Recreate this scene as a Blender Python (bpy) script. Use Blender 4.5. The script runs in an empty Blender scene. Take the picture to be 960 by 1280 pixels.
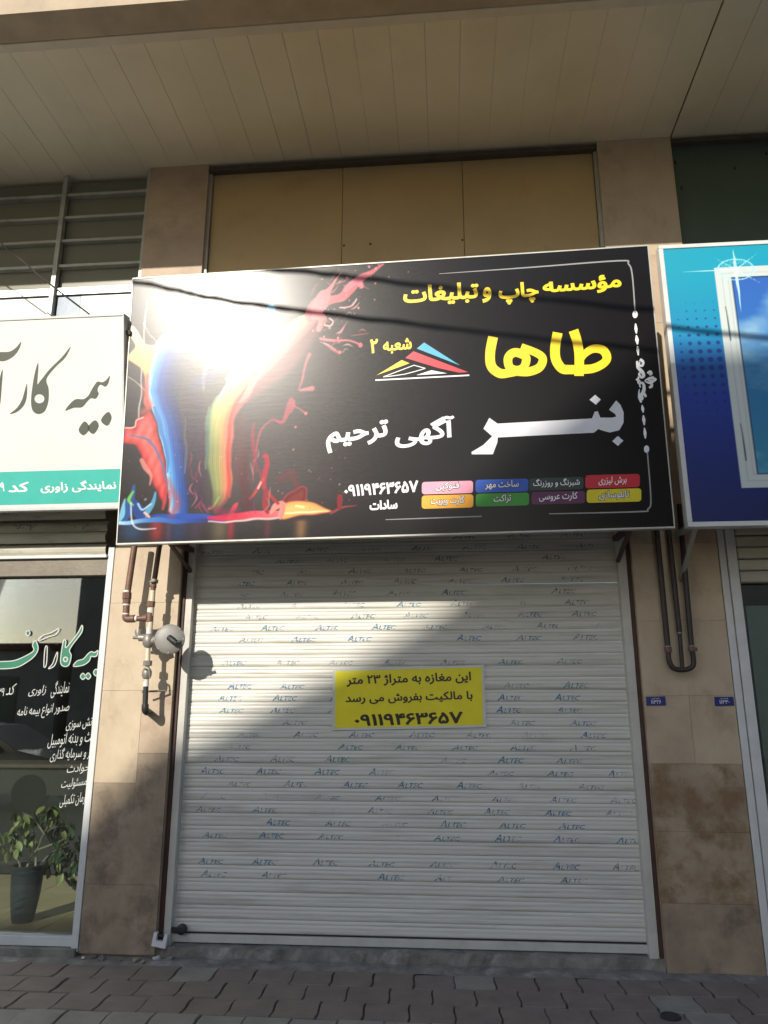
import bpy, bmesh, math, random
import numpy as np
from mathutils import Vector, Matrix
rad = math.radians
rng = random.Random(7)

# ------------------------------------------------------------------ camera
scene = bpy.context.scene
COL = scene.collection
FPX, PITCH, YAW, CAM = 939.83, 0.256804, 0.0835055, (0.0, -5.42736, 1.6)
cd = bpy.data.cameras.new('camera'); cd.sensor_fit = 'VERTICAL'; cd.sensor_height = 36
cd.lens = 36 * FPX / 1280; cd.clip_start = 0.05; cd.clip_end = 2000
cam = bpy.data.objects.new('camera', cd); COL.objects.link(cam)
cam.location = CAM; cam.rotation_euler = (math.pi / 2 + PITCH, 0, YAW)
scene.camera = cam
# ------------------------------------------------------------------ light
SUN = Vector((-0.72, -2.06, 1.0)).normalized()          # towards the sun
EL = math.asin(SUN.z); AZ = math.atan2(SUN.x, SUN.y)
world = bpy.data.worlds.new('World'); scene.world = world; world.use_nodes = True
wn = world.node_tree.nodes; wl = world.node_tree.links
bg = wn.get('Background') or wn.new('ShaderNodeBackground')
sky = wn.new('ShaderNodeTexSky'); sky.sky_type = 'NISHITA'; sky.sun_disc = False
sky.sun_elevation = EL; sky.sun_rotation = AZ
sky.air_density = 1.0; sky.dust_density = 0.8; sky.ozone_density = 1.0
wl.new(sky.outputs[0], bg.inputs[0]); bg.inputs[1].default_value = 0.128
ld = bpy.data.lights.new('sun', 'SUN'); ld.energy = 3.85; ld.angle = rad(0.53); ld.color = (1.0, 0.925, 0.81)
sun = bpy.data.objects.new('sun', ld); COL.objects.link(sun)
sun.rotation_euler = (-SUN).to_track_quat('-Z', 'Y').to_euler(); sun.location = (-10, -25, 20)
vs = scene.view_settings
vs.view_transform = 'Standard'; vs.look = 'None'; vs.exposure = 0.33; vs.gamma = 1.0; vs.use_curve_mapping = False
scene.cycles.max_bounces = 8; scene.cycles.transparent_max_bounces = 12

# ------------------------------------------------------------------ helpers
_fw = Vector((-math.sin(YAW) * math.cos(PITCH), math.cos(YAW) * math.cos(PITCH), math.sin(PITCH)))
_rt = Vector((math.cos(YAW), math.sin(YAW), 0)); _up = _rt.cross(_fw)
def ray(px, py): return _fw + _rt * ((px - 480) / FPX) - _up * ((py - 640) / FPX)
def at(px, py, Y=0.0):
    d = ray(px, py); t = (Y - CAM[1]) / d.y; return Vector(CAM) + d * t
def atz(px, py, Z=0.0):
    d = ray(px, py); t = (Z - CAM[2]) / d.z; return Vector(CAM) + d * t
def lin(c):
    return tuple((v / 12.92 if v <= .04045 else ((v + .055) / 1.055) ** 2.4) for v in c[:3])
def s8(r, g, b): return lin((r / 255, g / 255, b / 255))

class Mat:
    """small procedural material: base colour broken up by noise, roughness variation, bump"""
    def __init__(s, name, col, rough=.6, var=.15, scale=6., bump=.15, bscale=40., metal=0., col2=None, dirt=None,
                 dscale=1.5, dstart=.55, dwid=.2, stretch=(1, 1, 1), spec=.5, coat=0.):
        m = bpy.data.materials.new(name); m.use_nodes = True; s.m = m
        N, L = m.node_tree.nodes, m.node_tree.links
        b = N['Principled BSDF']; s.b, s.N, s.L = b, N, L
        geo = N.new('ShaderNodeNewGeometry'); mp = N.new('ShaderNodeMapping'); mp.inputs['Scale'].default_value = stretch
        L.new(geo.outputs['Position'], mp.inputs['Vector']); s.vec = mp.outputs[0]
        n = s.noise(scale, 6, .6)
        c2 = col2 or tuple(max(0, v * (1 - 2 * var)) for v in col)
        mix = s.mix(col, c2, s.ramp(n, .35, .7)); out = mix
        if dirt:
            n2 = s.noise(dscale, 8, .65)
            out = s.mix(mix, dirt, s.ramp(n2, dstart, dstart + dwid))
        L.new(out, b.inputs['Base Color'])
        n3 = s.noise(bscale, 4, .6)
        r = N.new('ShaderNodeMapRange'); r.inputs['To Min'].default_value = max(.02, rough - .06); r.inputs['To Max'].default_value = min(1, rough + .06)
        L.new(n3, r.inputs['Value']); L.new(r.outputs[0], b.inputs['Roughness'])
        if bump:
            bp = N.new('ShaderNodeBump'); bp.inputs['Strength'].default_value = bump; bp.inputs['Distance'].default_value = .01
            L.new(n3, bp.inputs['Height']); L.new(bp.outputs[0], b.inputs['Normal'])
        b.inputs['Metallic'].default_value = metal; b.inputs['Specular IOR Level'].default_value = spec
        b.inputs['Coat Weight'].default_value = coat
    def noise(s, scale, det=4, rough=.5):
        n = s.N.new('ShaderNodeTexNoise'); n.inputs['Scale'].default_value = scale
        n.inputs['Detail'].default_value = det; n.inputs['Roughness'].default_value = rough
        s.L.new(s.vec, n.inputs['Vector']); return n.outputs['Fac']
    def ramp(s, v, a, b):
        r = s.N.new('ShaderNodeMapRange'); r.inputs['From Min'].default_value = a; r.inputs['From Max'].default_value = b
        s.L.new(v, r.inputs['Value']); return r.outputs[0]
    def mix(s, a, b, f):
        m = s.N.new('ShaderNodeMix'); m.data_type = 'RGBA'
        s.L.new(f, m.inputs['Factor'])
        for sock, v in ((m.inputs['A'], a), (m.inputs['B'], b)):
            if isinstance(v, tuple): sock.default_value = (*v[:3], 1)
            else: s.L.new(v, sock)
        return m.outputs['Result']
def mat(*a, **k): return Mat(*a, **k).m
def flat(name, col, rough=.5, spec=.4): return Mat(name, col, rough, var=.04, scale=9, bump=.03, bscale=120, spec=spec).m

def tag(o, label=None, cat=None, group=None, kind=None):
    if label: o['label'] = label
    if cat: o['category'] = cat
    if group: o['group'] = group
    if kind: o['kind'] = kind
    return o
def link(name, data, parent=None, loc=(0, 0, 0), rot=(0, 0, 0), scl=(1, 1, 1)):
    o = bpy.data.objects.new(name, data); COL.objects.link(o); o.parent = parent
    o.location = loc; o.rotation_euler = rot; o.scale = scl; return o
def thing(name, loc, label, cat, group=None, rot=(0, 0, 0)):
    return tag(link(name, None, None, loc, rot), label, cat, group)

class MB:
    def __init__(s): s.bm = bmesh.new()
    def box(s, a, b, bevel=0.):
        r = bmesh.ops.create_cube(s.bm, size=1)['verts']
        a, b = Vector(a), Vector(b); c = (a + b) / 2; d = b - a
        for v in r: v.co = Vector((v.co.x * d.x, v.co.y * d.y, v.co.z * d.z)) + c
        if bevel:
            es = list({e for v in r for e in v.link_edges})
            bmesh.ops.bevel(s.bm, geom=es, offset=bevel, segments=1, affect='EDGES')
        return s
    def tube(s, pts, r, n=10, cap=True):
        pts = [Vector(p) for p in pts]; rs = r if isinstance(r, (list, tuple)) else [r] * len(pts)
        rings = []; prev = None
        for i, p in enumerate(pts):
            t = ((pts[min(i + 1, len(pts) - 1)] - pts[max(i - 1, 0)])).normalized()
            if prev is None:
                prev = t.orthogonal().normalized()
            u = (prev - t * prev.dot(t)).normalized(); prev = u; w = t.cross(u)
            rings.append([s.bm.verts.new(p + (u * math.cos(2 * math.pi * k / n) + w * math.sin(2 * math.pi * k / n)) * rs[i]) for k in range(n)])
        for A, B in zip(rings, rings[1:]):
            for k in range(n): s.bm.faces.new((A[k], A[(k + 1) % n], B[(k + 1) % n], B[k]))
        if cap:
            s.bm.faces.new(rings[0][::-1]); s.bm.faces.new(rings[-1])
        return s
    def lathe(s, prof, M=None, n=24):
        M = M or Matrix(); rings = []
        for r, z in prof:
            rings.append([s.bm.verts.new(M @ Vector((r * math.cos(2 * math.pi * k / n), r * math.sin(2 * math.pi * k / n), z))) for k in range(n)])
        for A, B in zip(rings, rings[1:]):
            for k in range(n): s.bm.faces.new((A[k], A[(k + 1) % n], B[(k + 1) % n], B[k]))
        s.bm.faces.new(rings[0][::-1]); s.bm.faces.new(rings[-1]); return s
    def prism(s, poly, d):
        """poly: list of Vector, extruded by vector d"""
        A = [s.bm.verts.new(p) for p in poly]; B = [s.bm.verts.new(Vector(p) + Vector(d)) for p in poly]
        n = len(A); s.bm.faces.new(A); s.bm.faces.new(B[::-1])
        for i in range(n): s.bm.faces.new((A[i], B[i], B[(i + 1) % n], A[(i + 1) % n]))
        return s
    def sheet(s, pts):
        s.bm.faces.new([s.bm.verts.new(Vector(p)) for p in pts]); return s
    def mesh(s, name, m, smooth=False):
        bmesh.ops.recalc_face_normals(s.bm, faces=s.bm.faces[:])
        me = bpy.data.meshes.new(name); s.bm.to_mesh(me); s.bm.free()
        if m: me.materials.append(m)
        if smooth:
            for p in me.polygons: p.use_smooth = True
            me.set_sharp_from_angle(angle=rad(40))
        return me
    def build(s, name, m, parent=None, smooth=False, loc=(0, 0, 0)):
        off = Vector(loc)
        me = s.mesh(name, m, smooth); return link(name, me, parent, loc)
def inv(o, p): return Vector(p) - o.location      # world point into an unrotated thing

# --- Arabic shaping: presentation forms in visual order for the built-in font
FORMS = {'ا': 'FE8D FE8E', 'آ': 'FE81 FE82', 'ب': 'FE8F FE90 FE91 FE92', 'پ': 'FB56 FB57 FB58 FB59', 'ت': 'FE95 FE96 FE97 FE98',
 'ث': 'FE99 FE9A FE9B FE9C', 'ج': 'FE9D FE9E FE9F FEA0', 'چ': 'FB7A FB7B FB7C FB7D', 'ح': 'FEA1 FEA2 FEA3 FEA4', 'خ': 'FEA5 FEA6 FEA7 FEA8',
 'د': 'FEA9 FEAA', 'ذ': 'FEAB FEAC', 'ر': 'FEAD FEAE', 'ز': 'FEAF FEB0', 'ژ': 'FB8A FB8B', 'س': 'FEB1 FEB2 FEB3 FEB4', 'ش': 'FEB5 FEB6 FEB7 FEB8',
 'ص': 'FEB9 FEBA FEBB FEBC', 'ط': 'FEC1 FEC2 FEC3 FEC4', 'ع': 'FEC9 FECA FECB FECC', 'غ': 'FECD FECE FECF FED0', 'ف': 'FED1 FED2 FED3 FED4',
 'ک': 'FB8E FB8F FB90 FB91', 'گ': 'FB92 FB93 FB94 FB95', 'ل': 'FEDD FEDE FEDF FEE0', 'م': 'FEE1 FEE2 FEE3 FEE4', 'ن': 'FEE5 FEE6 FEE7 FEE8',
 'و': 'FEED FEEE', 'ؤ': 'FE85 FE86', 'ه': 'FEE9 FEEA FEEB FEEC', 'ی': 'FBFC FBFD FBFE FBFF', 'ئ': 'FE89 FE8A FE8B FE8C', 'ـ': '0640 0640 0640 0640'}
FORMS = {k: [chr(int(x, 16)) for x in v.split()] for k, v in FORMS.items()}
def shape(t):
    out = []
    for i, c in enumerate(t):
        f = FORMS.get(c)
        if not f: out.append(c); continue
        p = FORMS.get(t[i - 1]) if i else None; n = FORMS.get(t[i + 1]) if i + 1 < len(t) else None
        j0 = bool(p and len(p) == 4); j1 = bool(n and len(f) == 4)
        out.append(f[{(0, 0): 0, (1, 0): 1, (0, 1): 2, (1, 1): 3}[(int(j0), int(j1))] if len(f) == 4 else int(j0)])
    runs = []; num = ''                        # digits keep their order
    for c in out:
        if c.isdigit(): num += c
        else:
            if num: runs.append(num); num = ''
            runs.append(c)
    if num: runs.append(num)
    return ''.join(runs[::-1])
from mathutils.geometry import delaunay_2d_cdt
TS = bpy.data.scenes.new('lettering_scratch')
def text_raw(s, bold=0., res=3, shear=0.):
    """outlines of a line of type, each outer contour filled with its own holes"""
    c = bpy.data.curves.new('lettering', 'FONT'); c.body = s; c.resolution_u = res; c.shear = shear; c.fill_mode = 'NONE'
    o = bpy.data.objects.new('lettering', c); TS.collection.objects.link(o)
    with bpy.context.temp_override(scene=TS, view_layer=TS.view_layers[0]):
        dg = bpy.context.evaluated_depsgraph_get(); me = bpy.data.meshes.new_from_object(o.evaluated_get(dg))
    co = [(v.co.x, v.co.y) for v in me.vertices]; adj = {}
    for e in me.edges:
        a, b = e.vertices; adj.setdefault(a, []).append(b); adj.setdefault(b, []).append(a)
    bpy.data.objects.remove(o); bpy.data.curves.remove(c); bpy.data.meshes.remove(me)
    seen = set(); loops = []
    for v in sorted(adj):
        if v in seen: continue
        L = [v]; seen.add(v); p, q = None, v
        while True:
            n = [w for w in adj[q] if w != p and w not in seen]
            if not n: break
            p, q = q, n[0]; seen.add(q); L.append(q)
        if L[-1] < L[0] or (len(L) > 2 and L[1] != L[0] + 1): L = L[:1] + L[1:][::-1]
        P = []
        for k in L:
            if not P or math.hypot(co[k][0] - P[-1][0], co[k][1] - P[-1][1]) > 1e-4: P.append(co[k])
        if len(P) > 2 and math.hypot(P[0][0] - P[-1][0], P[0][1] - P[-1][1]) < 1e-4: P.pop()
        if len(P) > 2: loops.append(P)
    area = lambda P: sum(a[0] * b[1] - b[0] * a[1] for a, b in zip(P, P[1:] + P[:1])) / 2
    def inside(p, P):
        r = False
        for a, b in zip(P, P[1:] + P[:1]):
            if (a[1] > p[1]) != (b[1] > p[1]) and p[0] < (b[0] - a[0]) * (p[1] - a[1]) / (b[1] - a[1]) + a[0]: r = not r
        return r
    A = [area(P) for P in loops]; sg_ = math.copysign(1, max(A, key=abs)); V = []; F = []
    for P, a in zip(loops, A):
        if a * sg_ < 0: continue
        holes = [Q for Q, b in zip(loops, A) if b * sg_ < 0 and abs(b) < abs(a) and inside(Q[0], P)]
        v, f = fill2d([P] + holes); n = len(V); V += [tuple(x) for x in v]; F += [tuple(n + k for k in t) for t in f]
    return embolden(np.array(V), F, bold)
def embolden(V, F, b):
    """grow every glyph outwards: a mitred band along each boundary loop"""
    if b <= 0: return V, F
    cnt = {}
    for f in F:
        for i in range(len(f)):
            k = (f[i], f[(i + 1) % len(f)]); cnt[frozenset(k)] = cnt.get(frozenset(k), 0) + 1
    area = {}; nxt = {}; prv = {}
    for f in F:
        P = V[list(f)]; a = np.sum(P[:, 0] * np.roll(P[:, 1], -1) - np.roll(P[:, 0], -1) * P[:, 1])
        for i in range(len(f)):
            k = (f[i], f[(i + 1) % len(f)])
            if cnt[frozenset(k)] == 1:
                if a < 0: k = k[::-1]
                nxt[k[0]] = k[1]; prv[k[1]] = k[0]
    V2 = [tuple(v) for v in V]; F2 = list(F); new = {}
    for v in nxt:
        if v not in prv: continue
        d0 = V[v] - V[prv[v]]; d1 = V[nxt[v]] - V[v]; d0 = d0 / (np.linalg.norm(d0) + 1e-9); d1 = d1 / (np.linalg.norm(d1) + 1e-9)
        n0 = np.array((d0[1], -d0[0])); n1 = np.array((d1[1], -d1[0])); m = n0 + n1; L = np.linalg.norm(m)
        m = m / L if L > .2 else n0
        new[v] = len(V2); V2.append(tuple(V[v] + m * b * min(1.6, 1 / max(.4, float(m @ n0)))))
    for v, w in nxt.items():
        if v in new and w in new: F2.append((v, new[v], new[w], w))
    return np.array(V2), F2
def isles(nv, F):
    par = list(range(nv))
    def fd(a):
        while par[a] != a: par[a] = par[par[a]]; a = par[a]
        return a
    for f in F:
        for b in f[1:]: par[fd(f[0])] = fd(b)
    ids = {}; return [ids.setdefault(fd(i), len(ids)) for i in range(nv)]
def cat_rom(P, closed=False, k=5):
    P = [Vector(p) for p in P]; n = len(P); out = []
    for i in range(n if closed else n - 1):
        g = (lambda j: P[j % n]) if closed else (lambda j: P[max(0, min(n - 1, j))])
        a, b, c, d = g(i - 1), g(i), g(i + 1), g(i + 2)
        for t in (j / k for j in range(k)):
            out.append(.5 * ((2 * b) + (c - a) * t + (2 * a - 5 * b + 4 * c - d) * t * t + (3 * b - a - 3 * c + d) * t ** 3))
    if not closed: out.append(P[-1])
    return out
def fill2d(loops):
    """triangles of a closed 2-D outline (first loop) with holes (the others), by constrained Delaunay"""
    V = [Vector((p[0], p[1])) for L in loops for p in L]; E = []; n = 0
    for L in loops: E += [(n + k, n + (k + 1) % len(L)) for k in range(len(L))]; n += len(L)
    sc = max((v - V[0]).length for v in V); vo, _, fo, *_r = delaunay_2d_cdt(V, E, [], 0, sc * 1e-6)
    vo = [tuple(v) for v in vo]; c = np.array([np.mean([vo[k] for k in f], 0) for f in fo]); keep = np.ones(len(fo), bool)
    for li, L in enumerate(loops):
        P = np.array(L, float)[:, :2]; w = np.zeros(len(c), int)
        for (x0, y0), (x1, y1) in zip(P, np.roll(P, -1, 0)):
            if y0 == y1: continue
            hit = ((c[:, 1] < y0) != (c[:, 1] < y1)) & (c[:, 0] < (x1 - x0) * (c[:, 1] - y0) / (y1 - y0) + x0); w += hit * (1 if y1 > y0 else -1)
        keep &= (w != 0) if li == 0 else (w == 0)
    return np.array(vo), [tuple(f) for f, k in zip(fo, keep) if k]
def homography(src, dst):
    A = []
    for (x, y), (u, v) in zip(src, dst):
        A += [[x, y, 1, 0, 0, 0, -u * x, -u * y, -u], [0, 0, 0, x, y, 1, -v * x, -v * y, -v]]
    return np.linalg.svd(np.array(A, float))[2][-1].reshape(3, 3)
def hmap(H, P):
    P = np.asarray(P, float); q = np.c_[P, np.ones(len(P))] @ H.T; return q[:, :2] / q[:, 2:]

class Board:
    """a flat printed face. Outlines are read off in photo pixels and turned into metres on the board's own plane"""
    def __init__(s, root, H): s.root, s.H = root, H; s.layer = 0
    def emit(s, name, V, F, m, h, parent=None, step=0.0):
        uv = hmap(s.H, V); ids = isles(len(V), F) if step else [0] * len(V)
        co = [(u, -(h + step * (i % 4)), v) for (u, v), i in zip(uv, ids)]
        me = bpy.data.meshes.new(name); me.from_pydata(co, [], F); me.materials.append(m); me.update()
        bm = bmesh.new(); bm.from_mesh(me)
        for f in bm.faces:
            f.normal_update()
            if f.normal.y > 0: f.normal_flip()
        bm.to_mesh(me); bm.free()
        return link(name, me, parent or s.root)
    def text(s, t, bl, br, tl, m, h, bold=.0, res=3, shear=0., raw=False, name='lettering', parent=None):
        V, F = text_raw(t if raw else shape(t), bold, res, shear)
        lo, hi = V.min(0), V.max(0); q = (V - lo) / (hi - lo)
        bl, br, tl = map(np.array, (bl, br, tl))
        return s.emit(name, bl + q[:, :1] * (br - bl) + q[:, 1:] * (tl - bl), F, m, h, parent, .00025)
    def poly(s, pts, m, h, smooth=True, holes=(), tr=(0, 0, 1), name='lettering', parent=None, k=4):
        ox, oy, sc = tr; g = lambda L: [(ox + x / sc, oy + y / sc) for x, y in L]
        loops = [[tuple(v[:2]) for v in cat_rom([(*p, 0) for p in g(L)], True, k)] if smooth else g(L) for L in (pts, *holes)]
        V, F = fill2d(loops); return s.emit(name, V, F, m, h, parent)
    def ribbons(s, strokes, m, h, tr=(0, 0, 1), name='lettering', parent=None, k=5, step=.0003):
        """strokes: (points, width or widths, closed) drawn as flat bands"""
        ox, oy, sc = tr; V = []; F = []
        for si, (pts, w, closed) in enumerate(strokes):
            P = cat_rom([(ox + x / sc, oy + y / sc, 0) for x, y in pts], closed, k); n = len(P)
            W = [w] * len(pts) if not isinstance(w, (list, tuple)) else list(w)
            b0 = len(V)
            for i, p in enumerate(P):
                t = (P[(i + 1) % n] - P[i - 1]) if closed else (P[min(i + 1, n - 1)] - P[max(i - 1, 0)])
                t.normalize(); nn = Vector((-t.y, t.x, 0))
                f = i / k; a = int(f) % len(W); b = (a + 1) % len(W) if closed else min(a + 1, len(W) - 1)
                hw = (W[a] + (W[b] - W[a]) * (f - int(f))) / sc / 2
                V += [tuple((p + nn * hw)[:2]), tuple((p - nn * hw)[:2])]
            m_ = n if closed else n - 1
            for i in range(m_):
                j = (i + 1) % n; F.append((b0 + 2 * i, b0 + 2 * i + 1, b0 + 2 * j + 1, b0 + 2 * j))
        return s.emit(name, np.array(V), F, m, h, parent, step)

# ------------------------------------------------------------------ materials
stone = mat('travertine', (.54, .44, .31), .55, col2=(.45, .35, .24), scale=5, bump=.15, bscale=60, dirt=(.33, .25, .165), dscale=3.2, dstart=.54, stretch=(1, 1, .7))
stone_b = mat('travertine_rosy', (.50, .385, .28), .55, col2=(.40, .30, .21), scale=4.5, bump=.15, bscale=55, dirt=(.31, .225, .15), dscale=2.6, dstart=.52, stretch=(.8, 1, 1))
stone_stain = mat('travertine_stained', (.40, .32, .225), .55, col2=(.25, .18, .11), scale=3.6, bump=.2, bscale=45, dirt=(.215, .13, .065), dscale=2.6, dstart=.49, dwid=.11)
stone_low = mat('travertine_weathered', (.36, .285, .20), .6, col2=(.24, .185, .125), scale=6, bump=.25, bscale=45, dirt=(.165, .125, .085), dscale=3.6, dstart=.50, dwid=.16)
mortar = mat('mortar', (.28, .23, .18), .9, bump=.4)
pvc = mat('ceiling_pvc', (.82, .745, .57), .42, var=.05, scale=1.2, bump=.03, dirt=(.69, .61, .45), dscale=1.6, dstart=.5, dwid=.35)
joint = mat('dark_joint', (.10, .08, .06), .8, bump=.05)
beam_m = mat('beam_stone', (.50, .39, .26), .6, scale=2.4, bump=.15, dirt=(.34, .25, .16), dscale=1.4, dstart=.6)
cream = mat('cream_paint', (.68, .60, .46), .5, var=.06, bump=.05, dirt=(.5, .42, .3), dscale=4, dstart=.62)
tan_panel = mat('tan_panel', (.54, .40, .20), .42, var=.06, scale=1.5, bump=.03, dirt=(.40, .27, .11), dscale=1.1, dstart=.55)
green_panel = mat('green_panel', (.075, .115, .085), .4, var=.1, scale=1.5, bump=.03)
alu = mat('aluminium', (.52, .53, .52), .35, metal=.75, var=.06, bump=.04)
alu_dull = mat('aluminium_dull', (.47, .47, .43), .45, metal=.35, var=.1, bump=.04, dirt=(.28, .26, .22), dscale=5)
white_alu = mat('white_alu', (.66, .67, .66), .4, var=.06, bump=.04, dirt=(.45, .44, .4), dscale=5, dstart=.62)
guide_m = mat('guide_paint', (.58, .57, .52), .45, var=.08, bump=.06, dirt=(.36, .33, .27), dscale=6, dstart=.6)
red_steel = mat('primer_steel', (.075, .03, .025), .6, var=.25, bump=.15, dirt=(.05, .03, .025), dscale=7, dstart=.5)
black_steel = mat('black_steel', (.03, .028, .026), .6, bump=.1)
slat_m = Mat('slat_paint', (.665, .655, .60), .42, var=.06, scale=2.0, bump=.05, bscale=90, dirt=(.36, .35, .30), dscale=3.6, dstart=.5, dwid=.25, stretch=(.35, 1, 8)).m
slat_old = Mat('slat_old', (.56, .54, .45), .6, var=.15, scale=3, bump=.1, dirt=(.22, .2, .16), dscale=7, dstart=.55, stretch=(.6, 1, 3)).m
concrete = mat('concrete', (.27, .255, .225), .85, col2=(.13, .12, .105), scale=8, bump=.6, bscale=70, dirt=(.37, .37, .36), dscale=6, dstart=.55, dwid=.16)
pave_red = mat('paver_red', (.235, .19, .162), .85, col2=(.175, .143, .122), scale=5, bump=.35, bscale=150, dirt=(.24, .21, .185), dscale=2.2, dstart=.58)
pave_grey = mat('paver_grey', (.30, .28, .24), .85, col2=(.22, .205, .175), scale=5, bump=.35, bscale=150, dirt=(.31, .285, .24), dscale=2.2, dstart=.58)
sand = mat('joint_sand', (.19, .165, .14), .95, bump=.5, bscale=200)
asphalt = mat('dusty_road', (.25, .215, .165), .9, var=.1, scale=30, bump=.4, bscale=250)
kerb_m = mat('kerb_concrete', (.44, .39, .31), .85, bump=.3)
pipe_brown = mat('pipe_brown', (.20, .105, .07), .5, var=.2, scale=14, bump=.12, dirt=(.34, .22, .15), dscale=12, dstart=.58)
pipe_dark = mat('pipe_dark_brown', (.04, .027, .022), .5, var=.2, scale=14, bump=.12, dirt=(.15, .09, .06), dscale=12, dstart=.62)
fit_grey = mat('fitting_grey', (.28, .265, .23), .45, metal=.3, var=.12, scale=20, bump=.08)
disc_grey = mat('disc_grey', (.27, .265, .24), .5, metal=.1, var=.06, scale=12, bump=.04, dirt=(.28, .26, .22), dscale=14, dstart=.6)
tape = flat('white_tape', (.72, .70, .66))
plastic_blk = flat('black_rubber', (.025, .028, .028), .5)
chrome = mat('lock_steel', (.72, .72, .76), .4, metal=.0, var=.04, bump=.02)
# print materials: same vinyl, different inks
def ink(name, col, rough=.38): return flat('ink_' + name, col, rough, .5)
I_yel = ink('yellow', s8(252, 214, 12)); I_wht = ink('white', s8(240, 240, 240)); I_sil = ink('silver', s8(222, 224, 230)); I_gry = ink('grey', s8(150, 150, 150))
I_red = ink('red', s8(206, 22, 48)); I_cy = ink('cyan', s8(60, 170, 205)); I_blk = ink('black', s8(18, 16, 18)); I_teal = ink('teal', s8(72, 186, 172))
I_slate = ink('slate', s8(86, 92, 82)); I_navy = ink('navy', s8(22, 30, 90))

# ------------------------------------------------------------------ ground, road, pavement
o = MB().sheet([(-300, -300, -.16), (300, -300, -.16), (300, 300, -.16), (-300, 300, -.16)]).build('ground', kerb_m); tag(o, kind='structure')
o = MB().sheet([(-120, -12.5, -.14), (120, -12.5, -.14), (120, -3.0, -.14), (-120, -3.0, -.14)]).build('road', asphalt); tag(o, kind='structure')
pv = MB().box((-40, -2.8, -.2), (40, .6, -.022)).build('pavement', sand); tag(pv, kind='structure')
o = MB().box((-40, -3.0, -.2), (40, -2.8, .0), .015).build('kerb', kerb_m); tag(o, kind='structure')
o = MB().box((-60, -16.0, -.2), (60, -12.5, .0), .015).build('far_pavement', kerb_m); tag(o, kind='structure')
def paver_mesh(seed, m):
    r = random.Random(seed); W, D = .2415, .2415; pts = []
    for (x0, y0, x1, y1) in ((0, 0, W, 0), (W, 0, W, D), (W, D, 0, D), (0, D, 0, 0)):      # wavy interlocking sides
        for i in range(4):
            t = i / 4; w = .006 * math.sin(2 * math.pi * (t if y1 > y0 else 1 - t)) if x0 == x1 else 0
            pts.append(Vector((x0 + (x1 - x0) * t + w + r.uniform(-.0015, .0015), y0 + (y1 - y0) * t + r.uniform(-.0015, .0015), 0)))
    b = MB(); c = Vector((W / 2, D / 2, 0)); n = len(pts)
    lo = [b.bm.verts.new(p - Vector((0, 0, .06))) for p in pts]; mid = [b.bm.verts.new(p - Vector((0, 0, .007))) for p in pts]
    hi = [b.bm.verts.new(c + (p - c) * .972) for p in pts]
    for i in range(n):
        j = (i + 1) % n
        b.bm.faces.new((lo[i], lo[j], mid[j], mid[i])); b.bm.faces.new((mid[i], mid[j], hi[j], hi[i]))
    b.bm.faces.new(hi); return b.mesh('paver', m)
PM = {k: [paver_mesh(i + 10 * j, m) for i in range(4)] for j, (k, m) in enumerate((('r', pave_red), ('g', pave_grey)))}
for row in range(7):
    y = -.135 - .249 * (row + 1)
    for c in range(-17, 15):
        x = c * .249 + (.1245 if row % 2 else 0) + rng.uniform(-.003, .003)
        kind = 'g' if row >= 3 and rng.random() < .92 else ('g' if rng.random() < .05 else 'r')
        link('paver', rng.choice(PM[kind]), pv, (x, y + rng.uniform(-.003, .003), rng.uniform(-.004, .003)), (rng.uniform(-.008, .008), rng.uniform(-.008, .008), rng.uniform(-.008, .008)))
# rough cement strip that fills the edge between the pavers and the wall
b = MB(); n = 90
for i in range(n):
    x0 = -5 + 10 * i / n; x1 = -5 + 10 * (i + 1) / n
    pass
xs = [-5 + 10 * i / n for i in range(n + 1)]
A = [b.bm.verts.new((x, -.128 + rng.uniform(-.02, .012), -.008)) for x in xs]; B = [b.bm.verts.new((x, -.06, .004 + rng.uniform(-.006, .006))) for x in xs]; C = [b.bm.verts.new((x, .3, .01)) for x in xs]
for i in range(n):
    b.bm.faces.new((A[i], A[i + 1], B[i + 1], B[i])); b.bm.faces.new((B[i], B[i + 1], C[i + 1], C[i]))
b.build('cement_edge', concrete, pv)

# ------------------------------------------------------------------ the building
bld = thing('shop_building', (0, 0, 0), 'stone-clad commercial building with deep panelled soffit over the shopfronts', 'building')
PL, PR, QL, QR = -2.51, -1.985, 1.33, 1.93         # left / right pillar edges
ZC = 6.20                                           # soffit height
def pillar(xa, xb, rows):
    core = MB().box((xa + .012, .02, -.05), (xb - .012, .45, ZC)).build('pillar', mortar, bld)
    for (x0, x1, z0, z1, m) in rows:
        y = rng.uniform(-.0015, .0015)
        MB().box((x0 + .0006, y, z0 + .0006), (x1 - .0006, y + .022, z1 - .0006), .0008).build('stone_slab', m, core)
    for sx in (xa, xb):                             # side returns
        z = 0.02
        while z < ZC - .02:
            z1 = min(z + .66, ZC); a = sx if sx == xa else sx - .014
            MB().box((a, .024, z + .001), (a + .014, .44, z1 - .001)).build('stone_slab', stone_b, core); z = z1
Z = lambda y, x=170: at(x, y, 0).z
pillar(PL, PR, [(PL, PR, .02, .447, stone_low), (PL, -2.205, .447, 1.10, stone_low), (-2.205, PR, .447, 1.30, stone_low), (PL, -2.205, 1.10, 1.733, stone),
    (-2.205, PR, 1.30, 1.733, stone_b), (PL, PR, 1.733, 2.37, stone), (PL, PR, 2.37, 3.05, stone), (PL, PR, 3.05, 3.7, stone), (PL, PR, 3.7, 4.4, stone_b), (PL, PR, 4.4, 5.05, stone), (PL, PR, 5.05, ZC, stone_b)])
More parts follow.
